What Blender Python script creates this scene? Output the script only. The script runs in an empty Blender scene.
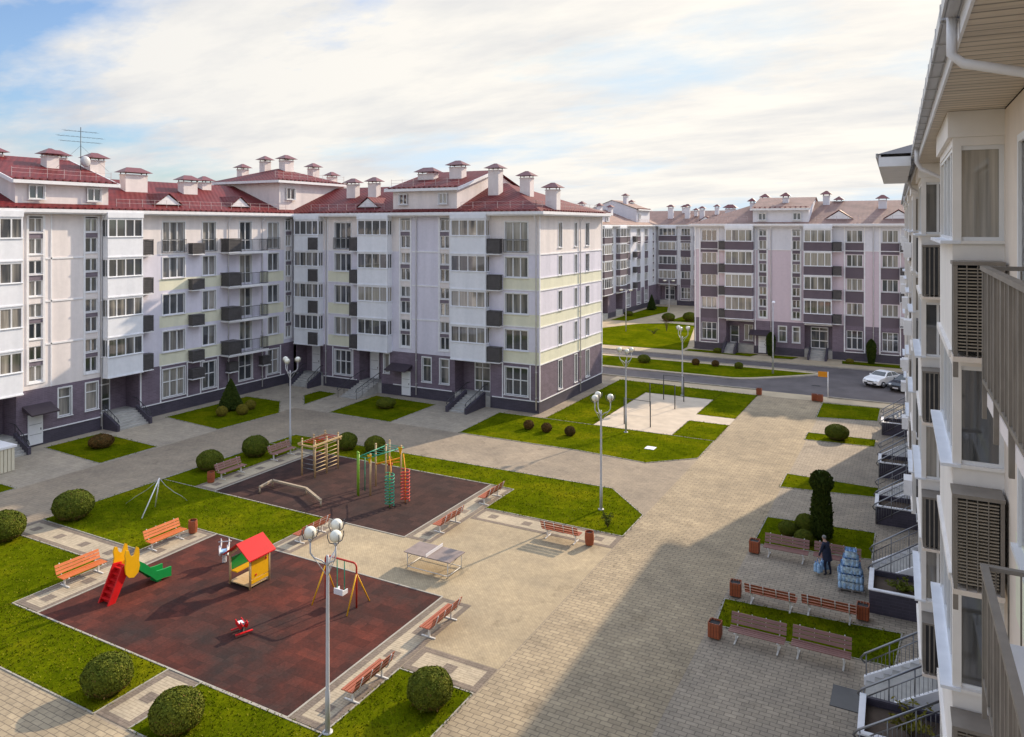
import bpy, bmesh, math, random
from mathutils import Vector, Matrix
R = math.radians
random.seed(7)
scene = bpy.context.scene
COL = scene.collection

# ---------------------------------------------------------------- materials
def mk(name):
    m = bpy.data.materials.new(name); m.use_nodes = True
    nt = m.node_tree; b = nt.nodes['Principled BSDF']
    return m, nt, b
def ramp(nt, fac, stops):
    r = nt.nodes.new('ShaderNodeValToRGB'); e = r.color_ramp.elements
    while len(e) < len(stops): e.new(.5)
    for i, (p, c) in enumerate(stops):
        e[i].position = p; e[i].color = (*c, 1)
    nt.links.new(fac, r.inputs[0]); return r.outputs[0]
def noise(nt, vec, scale, detail=4, rough=.55):
    n = nt.nodes.new('ShaderNodeTexNoise'); n.inputs['Scale'].default_value = scale
    n.inputs['Detail'].default_value = detail; n.inputs['Roughness'].default_value = rough
    if vec: nt.links.new(vec, n.inputs['Vector'])
    return n.outputs['Fac']
def mixc(nt, a, b, fac, mode='MIX'):
    x = nt.nodes.new('ShaderNodeMix'); x.data_type = 'RGBA'; x.blend_type = mode
    for s, i in ((fac, 0), (a, 6), (b, 7)):
        if isinstance(s, (int, float)): x.inputs[i].default_value = s
        elif isinstance(s, tuple): x.inputs[i].default_value = (*s, 1)
        else: nt.links.new(s, x.inputs[i])
    return x.outputs[2]
def bump(nt, b, h, strength, dist=.02):
    n = nt.nodes.new('ShaderNodeBump'); n.inputs['Strength'].default_value = strength; n.inputs['Distance'].default_value = dist
    nt.links.new(h, n.inputs['Height']); nt.links.new(n.outputs[0], b.inputs['Normal'])
def pos(nt): return nt.nodes.new('ShaderNodeNewGeometry').outputs['Position']
def obj(nt): return nt.nodes.new('ShaderNodeTexCoord').outputs['Object']
def mapping(nt, vec, rot=(0,0,0), scale=(1,1,1)):
    m = nt.nodes.new('ShaderNodeMapping'); m.inputs['Rotation'].default_value = rot; m.inputs['Scale'].default_value = scale
    nt.links.new(vec, m.inputs['Vector']); return m.outputs[0]
def plain(name, c, rough=.6, var=.12, scale=3., metal=0, bmp=0., bscale=40, spec=.4, coord='o'):
    m, nt, b = mk(name)
    v = obj(nt) if coord == 'o' else pos(nt)
    n = noise(nt, v, scale, 5)
    lo = tuple(x*(1-var) for x in c); hi = tuple(min(1, x*(1+var)) for x in c)
    nt.links.new(ramp(nt, n, [(.3, lo), (.7, hi)]), b.inputs['Base Color'])
    b.inputs['Roughness'].default_value = rough; b.inputs['Metallic'].default_value = metal
    b.inputs['Specular IOR Level'].default_value = spec
    if bmp: bump(nt, b, noise(nt, v, bscale, 3), bmp)
    return m
def paver(name, c1, c2, mortar, w, h, rot=0, stain=.25, msize=.012, off=.5):
    m, nt, b = mk(name)
    p = pos(nt)
    t = nt.nodes.new('ShaderNodeTexBrick')
    t.inputs['Color1'].default_value = (*c1, 1); t.inputs['Color2'].default_value = (*c2, 1); t.inputs['Mortar'].default_value = (*mortar, 1)
    t.inputs['Scale'].default_value = 1; t.inputs['Mortar Size'].default_value = msize; t.inputs['Mortar Smooth'].default_value = .3
    t.inputs['Brick Width'].default_value = w; t.inputs['Row Height'].default_value = h; t.offset = off
    nt.links.new(mapping(nt, p, (0, 0, rot)), t.inputs['Vector'])
    big = noise(nt, p, .22, 5, .6); fine = noise(nt, p, 5, 4, .7); mid = noise(nt, p, 1.1, 4, .6)
    c = mixc(nt, t.outputs['Color'], ramp(nt, big, [(.3, (1-stain,)*3), (.68, (1.12, 1.1, 1.06))]), 1.0, 'MULTIPLY')
    c = mixc(nt, c, ramp(nt, mid, [(.3, (.86, .86, .87)), (.7, (1.08, 1.07, 1.05))]), 1.0, 'MULTIPLY')
    c = mixc(nt, c, ramp(nt, fine, [(.25, (.82,)*3), (.75, (1.12,)*3)]), 1.0, 'MULTIPLY')
    spot = noise(nt, mapping(nt, p, (0,0,.5), (1,.6,1)), .9, 8, .75)
    c = mixc(nt, c, ramp(nt, spot, [(.34, (.70, .69, .68)), (.43, (1, 1, 1))]), .8, 'MULTIPLY')
    c = mixc(nt, c, ramp(nt, noise(nt, p, 2.7, 6, .8), [(.66, (1, 1, 1)), (.76, (1.22, 1.2, 1.17))]), .8, 'MULTIPLY')
    nt.links.new(c, b.inputs['Base Color']); b.inputs['Roughness'].default_value = .85; b.inputs['Specular IOR Level'].default_value = .25
    bump(nt, b, t.outputs['Fac'], -.35, .01)
    return m
def wallmat(name, c, streak=.1, bmp=.15):
    m, nt, b = mk(name); p = pos(nt)
    a = noise(nt, mapping(nt, p, scale=(1.2, 1.2, .12)), 1, 5); f = noise(nt, p, 3, 5)
    col = mixc(nt, c, ramp(nt, a, [(.3, (1-streak,)*3), (.7, (1.03, 1.02, 1.01))]), 1., 'MULTIPLY')
    col = mixc(nt, col, ramp(nt, f, [(.3, (.96,)*3), (.7, (1.03,)*3)]), 1., 'MULTIPLY')
    nt.links.new(col, b.inputs['Base Color']); b.inputs['Roughness'].default_value = .85; b.inputs['Specular IOR Level'].default_value = .2
    bump(nt, b, noise(nt, p, 30, 3), bmp, .01)
    return m
def tilewall(name, c):
    m, nt, b = mk(name); p = pos(nt)
    sx = nt.nodes.new('ShaderNodeSeparateXYZ'); nt.links.new(p, sx.inputs[0])
    ad = nt.nodes.new('ShaderNodeMath'); ad.operation = 'ADD'; nt.links.new(sx.outputs[0], ad.inputs[0]); nt.links.new(sx.outputs[1], ad.inputs[1])
    cx = nt.nodes.new('ShaderNodeCombineXYZ'); nt.links.new(ad.outputs[0], cx.inputs[0]); nt.links.new(sx.outputs[2], cx.inputs[1])
    t = nt.nodes.new('ShaderNodeTexBrick'); t.inputs['Scale'].default_value = 1; t.inputs['Brick Width'].default_value = .5; t.inputs['Row Height'].default_value = .13
    t.inputs['Mortar Size'].default_value = .008
    t.inputs['Color1'].default_value = (*c, 1); t.inputs['Color2'].default_value = (*(x*.8 for x in c), 1); t.inputs['Mortar'].default_value = (*(x*1.35 for x in c), 1)
    nt.links.new(cx.outputs[0], t.inputs['Vector'])
    col = mixc(nt, t.outputs['Color'], ramp(nt, noise(nt, p, 1.5, 4), [(.3, (.85,)*3), (.7, (1.1,)*3)]), 1., 'MULTIPLY')
    nt.links.new(col, b.inputs['Base Color']); b.inputs['Roughness'].default_value = .6
    return m
def roofmat(name, c):
    m, nt, b = mk(name); p = pos(nt)
    w = nt.nodes.new('ShaderNodeTexWave'); w.inputs['Scale'].default_value = .9; w.inputs['Distortion'].default_value = 0; w.bands_direction = 'DIAGONAL'
    nt.links.new(mapping(nt, p, scale=(1.5, 1.5, 1.5)), w.inputs['Vector'])
    w2 = nt.nodes.new('ShaderNodeTexWave'); w2.bands_direction = 'Z'; w2.inputs['Scale'].default_value = 2.4
    nt.links.new(p, w2.inputs['Vector'])
    mx = nt.nodes.new('ShaderNodeMath'); mx.operation = 'ADD'; nt.links.new(w.outputs['Fac'], mx.inputs[0]); nt.links.new(w2.outputs['Fac'], mx.inputs[1])
    col = mixc(nt, c, ramp(nt, noise(nt, p, .8, 5), [(.3, (.75,)*3), (.7, (1.15, 1.1, 1.1))]), 1., 'MULTIPLY')
    col = mixc(nt, col, ramp(nt, w2.outputs['Fac'], [(.0, (.5,)*3), (.4, (1.08,)*3)]), 1., 'MULTIPLY')
    nt.links.new(col, b.inputs['Base Color']); b.inputs['Roughness'].default_value = .6; b.inputs['Specular IOR Level'].default_value = .3
    bump(nt, b, mx.outputs[0], .6, .03)
    return m
def glassmat(name, dark=(.050, .055, .062), cur=(.40, .37, .33), bias=.5):
    m, nt, b = mk(name); o = obj(nt)
    oi = nt.nodes.new('ShaderNodeObjectInfo')
    n1 = noise(nt, mapping(nt, o, scale=(1.1, 1.1, .12)), 1.3, 2)
    w = noise(nt, mapping(nt, o, scale=(9, 9, .3)), 1.5, 2)
    s = nt.nodes.new('ShaderNodeMath'); s.operation = 'MULTIPLY_ADD'; s.inputs[1].default_value = .45; nt.links.new(oi.outputs['Random'], s.inputs[0]); nt.links.new(n1, s.inputs[2])
    f = ramp(nt, s.outputs[0], [(bias+.17, (0, 0, 0)), (bias+.42, (1, 1, 1))])
    cc = mixc(nt, cur, ramp(nt, w, [(.3, (.55,)*3), (.7, (1.1,)*3)]), 1., 'MULTIPLY')
    nt.links.new(mixc(nt, dark, cc, f), b.inputs['Base Color'])
    b.inputs['Roughness'].default_value = .04; b.inputs['Specular IOR Level'].default_value = .8; b.inputs['IOR'].default_value = 1.75
    bump(nt, b, noise(nt, o, 1.1, 1), .02, .05)
    return m
def foliage(name, a, c, bscale=1.2):
    m, nt, b = mk(name); o = obj(nt)
    oi = nt.nodes.new('ShaderNodeObjectInfo')
    g = nt.nodes.new('ShaderNodeNewGeometry')
    col = ramp(nt, noise(nt, o, 3.5, 4), [(.3, a), (.72, c)])
    col = mixc(nt, col, ramp(nt, g.outputs['Random Per Island'], [(0, (.72, .74, .7)), (1, (1.25, 1.22, 1.1))]), 1., 'MULTIPLY')
    col = mixc(nt, col, ramp(nt, oi.outputs['Random'], [(0, (.85, .9, .9)), (1, (1.15, 1.08, 1.))]), 1., 'MULTIPLY')
    nt.links.new(col, b.inputs['Base Color']); b.inputs['Roughness'].default_value = .75; b.inputs['Specular IOR Level'].default_value = .1
    return m
def grassmat(name):
    m, nt, b = mk(name); p = pos(nt)
    c = ramp(nt, noise(nt, p, .35, 5, .6), [(.28, (.060, .085, .002)), (.5, (.105, .132, .003)), (.74, (.185, .18, .006))])
    c = mixc(nt, c, ramp(nt, noise(nt, p, 2.2, 5, .7), [(.28, (.6, .66, .6)), (.7, (1.3, 1.22, 1.1))]), 1., 'MULTIPLY')
    c = mixc(nt, c, ramp(nt, noise(nt, p, 14, 3, .7), [(.3, (.74, .78, .7)), (.7, (1.2, 1.16, 1.1))]), 1., 'MULTIPLY')
    worn = noise(nt, p, .8, 8, .75)
    c = mixc(nt, c, (.17, .135, .055), ramp(nt, worn, [(.64, (0, 0, 0)), (.80, (.6, .6, .6))]))
    nt.links.new(c, b.inputs['Base Color']); b.inputs['Roughness'].default_value = .9; b.inputs['Specular IOR Level'].default_value = .0
    bump(nt, b, noise(nt, p, 22, 4, .8), .9, .05)
    return m
def rubbermat(name, a, c, d):
    m, nt, b = mk(name); p = pos(nt)
    t = nt.nodes.new('ShaderNodeTexBrick'); t.inputs['Scale'].default_value = 1; t.inputs['Brick Width'].default_value = .5; t.inputs['Row Height'].default_value = .5; t.offset = 0
    t.inputs['Mortar Size'].default_value = .004
    t.inputs['Color1'].default_value = (1, 1, 1, 1); t.inputs['Color2'].default_value = (.60, .64, .68, 1); t.inputs['Mortar'].default_value = (.5, .5, .5, 1)
    nt.links.new(p, t.inputs['Vector'])
    col = ramp(nt, noise(nt, p, .28, 5, .65), [(.34, d), (.5, a), (.66, c)])
    col = mixc(nt, col, t.outputs['Color'], 1., 'MULTIPLY')
    col = mixc(nt, col, ramp(nt, noise(nt, p, 9, 4, .7), [(.3, (.75,)*3), (.7, (1.18,)*3)]), 1., 'MULTIPLY')
    nt.links.new(col, b.inputs['Base Color']); b.inputs['Roughness'].default_value = .9; b.inputs['Specular IOR Level'].default_value = .2
    bump(nt, b, noise(nt, p, 60, 2), .3, .01)
    return m
def wood(name, a, c):
    m, nt, b = mk(name); o = obj(nt)
    n = noise(nt, mapping(nt, o, scale=(1.5, 14, 14)), 1.5, 4)
    nt.links.new(ramp(nt, n, [(.3, a), (.7, c)]), b.inputs['Base Color']); b.inputs['Roughness'].default_value = .55
    return m

M = {}
M['cream'] = wallmat('cream render', (.85, .785, .77), .13)
M['lilac'] = wallmat('pale lilac render', (.75, .725, .825), .13)
M['yellow'] = wallmat('pale yellow panel', (.80, .785, .62), .1)
M['white'] = wallmat('white cladding panel', (.85, .865, .915), .1, .05)
M['warmwhite'] = wallmat('warm white cladding panel', (.86, .82, .78), .07, .05)
M['beige'] = wallmat('beige render', (.81, .71, .615), .08)
M['trim'] = plain('white painted trim', (.82, .81, .83), .5, .06)
M['purple'] = tilewall('plum brown facing tiles', (.185, .142, .185))
M['plinth'] = tilewall('dark plinth tiles', (.068, .058, .082))
M['pink'] = wallmat('dusty pink render', (.68, .57, .63), .06)
M['plum'] = wallmat('dark plum panel', (.155, .125, .15), .1)
M['paleblue'] = wallmat('off white render', (.72, .72, .78), .06)
M['stairpanel'] = plain('grey plum infill', (.20, .165, .20), .7)
M['roof'] = roofmat('red metal roof tiles', (.150, .011, .013))
M['roofbrown'] = roofmat('weathered brown roof tiles', (.31, .195, .165))
M['cap'] = plain('red chimney cap metal', (.15, .026, .028), .4)
M['glass'] = glassmat('window glass')
M['glass2'] = glassmat('loggia glass', (.06, .062, .066), (.42, .385, .33), .42)
M['frame'] = plain('white window plastic', (.78, .78, .79), .35, .03)
M['acgrey'] = plain('charcoal louvres', (.095, .088, .09), .6, .15)
M['steel'] = plain('grey brown painted steel', (.23, .20, .17), .5, .15)
M['louvre'] = plain('beige louvres', (.30, .255, .20), .5, .12)
M['darksteel'] = plain('dark steel', (.06, .06, .065), .4, .1, metal=.3)
M['chrome'] = plain('stainless tube', (.25, .25, .26), .3, .05, metal=.8)
M['pipe'] = plain('downpipe paint', (.72, .71, .73), .4, .05)
M['guard'] = plain('roof guard metal', (.52, .42, .42), .5, .1)
M['doorwhite'] = plain('white door', (.80, .80, .82), .4, .04)
M['canopy'] = plain('dark canopy sheet', (.06, .045, .055), .4, .1)
M['concrete'] = plain('concrete', (.42, .40, .37), .85, .15, 2, bmp=.2)
M['porchbeige'] = wallmat('pale ribbed cladding', (.72, .66, .52), .1)
M['soffit'] = None
M['asphalt'] = plain('asphalt', (.115, .10, .10), .85, .22, .5, bmp=.3, bscale=60, coord='p')
M['kerb'] = plain('kerb concrete', (.36, .33, .28), .85, .12, 2, coord='p')
M['sand'] = plain('sandy paving', (.46, .37, .25), .9, .15, .6, bmp=.15, bscale=50, coord='p')
M['court'] = plain('fine sand court', (.54, .455, .36), .95, .12, .9, bmp=.2, bscale=30, coord='p')
M['ground'] = plain('ground earth', (.16, .15, .10), .95, .2, .05, coord='p')
M['plaza'] = paver('plaza pavers', (.455, .368, .25), (.365, .294, .20), (.215, .172, .125), .42, .21, 0, .25, .017)
M['fine'] = paver('fine light pavers', (.445, .36, .238), (.40, .32, .21), (.345, .28, .19), .2, .1, R(45), .16, .010)
M['prom'] = paver('grey brown promenade pavers', (.355, .292, .222), (.318, .26, .197), (.23, .186, .14), .4, .2, 0, .22, .010)
M['pave2'] = paver('light courtyard slabs', (.43, .37, .295), (.39, .335, .268), (.29, .25, .195), .4, .4, 0, .18, .010, 0)
M['right'] = paver('grey paver rows', (.41, .345, .27), (.34, .288, .225), (.21, .175, .135), .4, .2, 0, .2, .018)
M['strip'] = paver('pale path slabs', (.49, .41, .30), (.44, .37, .27), (.33, .27, .195), .5, .12, 0, .15, .012)
M['border'] = paver('brown border pavers', (.25, .20, .16), (.21, .17, .135), (.14, .11, .09), .25, .125, 0, .15, .010)
M['grass'] = grassmat('lawn grass')
M['rubber1'] = rubbermat('worn red rubber tiles', (.085, .028, .021), (.150, .035, .022), (.050, .030, .026))
M['rubber2'] = rubbermat('dark maroon rubber tiles', (.066, .032, .026), (.082, .036, .028), (.052, .030, .026))
M['bush'] = foliage('clipped box leaves', (.080, .105, .013), (.145, .160, .018))
M['dry'] = foliage('dry brown leaves', (.13, .085, .03), (.20, .12, .045))
M['bushred'] = foliage('reddish barberry leaves', (.075, .055, .018), (.15, .075, .025))
M['bushgold'] = foliage('golden shrub leaves', (.15, .14, .02), (.22, .18, .03))
M['thuja'] = foliage('dark conifer foliage', (.030, .055, .012), (.065, .09, .015))
M['stem'] = plain('bark', (.10, .07, .05), .9, .2)
M['tuft'] = foliage('grass blades', (.085, .11, .0015), (.17, .165, .004))
M['benchwood'] = wood('varnished red wood', (.30, .075, .035), (.42, .12, .055))
M['benchorange'] = wood('bright orange wood', (.50, .115, .025), (.64, .17, .04))
M['benchpink'] = wood('faded pink brown wood', (.22, .105, .09), (.30, .145, .12))
M['benchwhite'] = plain('white bench steel', (.72, .70, .66), .4, .05)
M['binwood'] = wood('bin slats', (.29, .068, .025), (.40, .105, .04))
M['polegrey'] = plain('light grey lamp paint', (.50, .50, .52), .4, .06)
M['globe'] = plain('opal globe', (.82, .79, .68), .18, .02, spec=.6)
M['red'] = plain('red plastic', (.60, .012, .014), .5, .12, spec=.2)
M['redpaint'] = plain('red paint', (.52, .04, .02), .4, .1)
M['yel'] = plain('yellow plastic', (.80, .42, .008), .35, .05)
M['grn'] = plain('green plastic', (.006, .26, .055), .35, .06)
M['teal'] = plain('teal green paint', (.02, .28, .17), .4, .1)
M['limey'] = plain('lime green paint', (.22, .42, .03), .4, .1)
M['orange'] = plain('orange board', (.80, .30, .01), .5, .1)
M['logwood'] = wood('turned pine posts', (.50, .34, .16), (.62, .45, .24))
M['greywood'] = wood('weathered beam', (.34, .26, .17), (.44, .35, .25))
M['tabletop'] = plain('worn mauve table top', (.26, .205, .185), .6, .2, 2)
M['rubberblack'] = plain('black rubber', (.02, .02, .022), .7, .1)
M['carwhite'] = plain('white car paint', (.78, .79, .80), .25, .02, spec=.6)
M['cardark'] = plain('dark blue car paint', (.018, .025, .04), .25, .05, spec=.6)
M['carglass'] = plain('car glass', (.02, .025, .03), .06, .1, spec=.7)
M['alloy'] = plain('alloy', (.45, .45, .47), .35, .1, metal=.7)
M['lightred'] = plain('tail lens', (.4, .01, .01), .2, .05)
M['lens'] = plain('head lens', (.7, .72, .75), .1, .05)
M['skin'] = plain('skin', (.55, .33, .24), .6, .05)
M['navy'] = plain('navy jacket', (.018, .024, .05), .8, .2, 8)
M['trouser'] = plain('dark trousers', (.016, .018, .035), .85, .2, 8)
M['hair'] = plain('grey hair', (.22, .21, .20), .8, .15, 12)
M['shoe'] = plain('black shoes', (.02, .02, .02), .5, .1)
M['petblue'] = plain('blue water bottles', (.34, .53, .76), .12, .35, 9, spec=.7)
M['petcap'] = plain('blue caps', (.05, .15, .5), .4, .1)
M['wrap'] = plain('clear film wrap', (.46, .60, .80), .2, .55, 7, spec=.8)
M['pallet'] = wood('pallet wood', (.22, .19, .17), (.32, .28, .24))
def soff():
    m, nt, b = mk('soffit boards'); o = obj(nt)
    w = nt.nodes.new('ShaderNodeTexWave'); w.bands_direction = 'Y'; w.inputs['Scale'].default_value = 1.5; nt.links.new(o, w.inputs['Vector'])
    c = mixc(nt, (.68, .60, .50), ramp(nt, w.outputs['Fac'], [(0, (.35,)*3), (.12, (1,)*3)]), 1., 'MULTIPLY')
    c = mixc(nt, c, ramp(nt, noise(nt, mapping(nt, o, scale=(.4, 6, 1)), 2, 4), [(.3, (.8,)*3), (.7, (1.15,)*3)]), 1., 'MULTIPLY')
    nt.links.new(c, b.inputs['Base Color']); b.inputs['Roughness'].default_value = .6
    bump(nt, b, w.outputs['Fac'], .4, .02)
    return m
M['soffit'] = soff()

# ---------------------------------------------------------------- mesh builder
class TrimParts:                   # each white strip on a wall is a part of its own
    def __init__(s, off, root): s.off, s.root = off, root
    def fb(s, F, t0,t1,d0,d1,z0,z1):
        MB(s.off).fb(F,t0,t1,d0,d1,z0,z1).build('pilaster' if z1-z0>t1-t0 else 'string_course', M['trim'], s.root)
class Frame:                       # a facade plane: t along it, d outward, z up
    def __init__(s, o, t, n): s.o, s.t, s.n = o, t, n
    def p(s, t, d, z): return (s.o[0]+s.t[0]*t+s.n[0]*d, s.o[1]+s.t[1]*t+s.n[1]*d, z)
BOXF = [(0,3,2,1),(4,5,6,7),(0,1,5,4),(1,2,6,5),(2,3,7,6),(3,0,4,7)]
class MB:
    def __init__(s, off=(0,0,0)): s.v=[]; s.f=[]; s.m=[]; s.sm=[]; s.off=off
    def add(s, vs, fs, mi=0, sm=False):
        b=len(s.v); s.v += [tuple(v) for v in vs]
        for f in fs: s.f.append(tuple(b+i for i in f)); s.m.append(mi); s.sm.append(sm)
        return s
    def box(s, x0,x1,y0,y1,z0,z1, mi=0):
        return s.add([(x0,y0,z0),(x1,y0,z0),(x1,y1,z0),(x0,y1,z0),(x0,y0,z1),(x1,y0,z1),(x1,y1,z1),(x0,y1,z1)], BOXF, mi)
    def fb(s, F, t0,t1,d0,d1,z0,z1, mi=0):
        return s.add([F.p(*q) for q in ((t0,d0,z0),(t1,d0,z0),(t1,d1,z0),(t0,d1,z0),(t0,d0,z1),(t1,d0,z1),(t1,d1,z1),(t0,d1,z1))], BOXF, mi)
    def hexa(s, pts, mi=0): return s.add(pts, BOXF, mi)
    def poly(s, pts, mi=0): return s.add(pts, [tuple(range(len(pts)))], mi)
    def prism(s, pts, z0, z1, mi=0):
        n=len(pts); vs=[(x,y,z0) for x,y in pts]+[(x,y,z1) for x,y in pts]
        return s.add(vs, [tuple(range(n))[::-1], tuple(range(n,2*n))]+[(i,(i+1)%n,n+(i+1)%n,n+i) for i in range(n)], mi)
    def ext(s, pts, vec, mi=0):     # extrude a planar 3d outline by vec
        n=len(pts); vs=list(pts)+[(p[0]+vec[0],p[1]+vec[1],p[2]+vec[2]) for p in pts]
        return s.add(vs, [tuple(range(n))[::-1], tuple(range(n,2*n))]+[(i,(i+1)%n,n+(i+1)%n,n+i) for i in range(n)], mi)
    def tube(s, pts, r, n=6, mi=0, closed=False):
        pts=[Vector(p) for p in pts]; k=len(pts); rs = r if isinstance(r,(list,tuple)) else [r]*k
        vs=[]; prev=None
        for i,p in enumerate(pts):
            if closed: d=pts[(i+1)%k]-pts[i-1]
            else: d=(pts[min(i+1,k-1)]-pts[max(i-1,0)])
            d=d.normalized() if d.length>1e-9 else Vector((0,0,1))
            a = prev if prev is not None else (Vector((0,0,1)) if abs(d.z)<.9 else Vector((1,0,0)))
            x=(a-d*a.dot(d)); x = x.normalized() if x.length>1e-6 else d.orthogonal().normalized(); prev=x; y=d.cross(x)
            for j in range(n):
                an=2*math.pi*(j+.5)/n; vs.append(p+x*math.cos(an)*rs[i]+y*math.sin(an)*rs[i])
        fs=[]
        for i in range(k if closed else k-1):
            a=i*n; b=((i+1)%k)*n
            for j in range(n): fs.append((a+j,a+(j+1)%n,b+(j+1)%n,b+j))
        if not closed: fs += [tuple(range(n))[::-1], tuple(range((k-1)*n,k*n))]
        return s.add(vs, fs, mi, n>4)
    def sph(s, c, r, nu=14, nv=9, mi=0, jit=0):
        rx,ry,rz = r if isinstance(r,(tuple,list)) else (r,)*3
        vs=[(c[0],c[1],c[2]-rz)]
        for i in range(1,nv):
            ph=-math.pi/2+math.pi*i/nv
            for j in range(nu):
                th=2*math.pi*j/nu; k=1+jit*(random.random()-.5)
                vs.append((c[0]+rx*k*math.cos(ph)*math.cos(th), c[1]+ry*k*math.cos(ph)*math.sin(th), c[2]+rz*k*math.sin(ph)))
        vs.append((c[0],c[1],c[2]+rz)); top=len(vs)-1; fs=[]
        for j in range(nu):
            fs.append((0,1+(j+1)%nu,1+j)); b=1+(nv-2)*nu; fs.append((b+j,b+(j+1)%nu,top))
            for i in range(nv-2):
                a=1+i*nu; fs.append((a+j,a+(j+1)%nu,a+nu+(j+1)%nu,a+nu+j))
        return s.add(vs, fs, mi, True)
    def mesh(s, name, mats, recalc=True):
        me=bpy.data.meshes.new(name); ox,oy,oz=s.off
        me.from_pydata([(x-ox,y-oy,z-oz) for x,y,z in s.v], [], s.f)
        for m in (mats if isinstance(mats,(list,tuple)) else [mats]): me.materials.append(m)
        me.polygons.foreach_set('material_index', s.m); me.polygons.foreach_set('use_smooth', s.sm)
        if recalc:
            bm=bmesh.new(); bm.from_mesh(me); bmesh.ops.recalc_face_normals(bm, faces=bm.faces); bm.to_mesh(me); bm.free()
        me.update(); return me
    def build(s, name, mats, parent=None, loc=None, recalc=True):
        o=bpy.data.objects.new(name, s.mesh(name, mats, recalc)); COL.objects.link(o)
        if parent: o.parent=parent
        if loc: o.location=loc
        elif not parent: o.location=s.off
        return o
def tag(o, label, cat, group=None, kind=None):
    o['label']=label; o['category']=cat
    if group: o['group']=group
    if kind: o['kind']=kind
    return o
def thing(name, label, cat, loc=(0,0,0), rz=0, group=None):
    o=bpy.data.objects.new(name, None); COL.objects.link(o); o.location=loc; o.rotation_euler=(0,0,rz); o.empty_display_size=.2
    return tag(o, label, cat, group)
def dup(root, loc, rz=0, label=None, group=None, scale=None):
    def cp(o, par):
        c=o.copy(); COL.objects.link(c); c.parent=par
        for k in kids[o.name]: cp(k, c)
        return c
    kids={}
    def walk(o):
        kids[o.name]=list(o.children)
        for k in o.children: walk(k)
    walk(root); r=cp(root, None); r.location=loc; r.rotation_euler=(0,0,rz)
    if scale: r.scale=scale
    if label: r['label']=label
    if group: r['group']=group
    return r
def structure(mb, name, mats):
    o=mb.build(name, mats); o['kind']='structure'; return o

# ---------------------------------------------------------------- setting: ground
def sheet(name, polys, z, mat):
    mb=MB()
    for p in polys:
        if len(p)==4 and not isinstance(p[0], tuple): x0,x1,y0,y1=p; p=[(x0,y0),(x1,y0),(x1,y1),(x0,y1)]
        mb.poly([(x,y,z) for x,y in p])
    o=MB.build(mb, name, mat, recalc=False); o['kind']='structure'
    for pl in o.data.polygons:
        if pl.normal.z<0: pl.flip()
    return o
sheet('ground', [(-4000,4000,-1500,4000)], 0, M['ground'])
sheet('courtyard_paving', [(-58,-13.3,-14,75.9)], .004, M['prom'])
sheet('plaza_paving', [(-13.3,-7.35,-14,75.95), (-48.2,-13.35,-13,15.25)], .008, M['plaza'])
sheet('entrance_pavement', [(-7.35,4,-14,73.7)], .008, M['right'])
sheet('middle_paving', [(-28.45,-13.34,23.75,36.9)], .008, M['fine'])
sheet('house_front_paving', [(-58,-48.3,15,57.8), (-48.3,-31.3,49.45,57.8)], .008, M['pave2'])
sheet('rubber_playground', [(-32,-18.1,18.2,27.2)], .016, M['rubber1'])
sheet('rubber_sports_ground', [(-37.3,-23.3,31.6,40.45)], .016, M['rubber2'])
sheet('sand_court', [(-23,-16.6,56.6,69.9), (-16.6,-13.35,61.6,63.85)], .016, M['court'])
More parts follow.
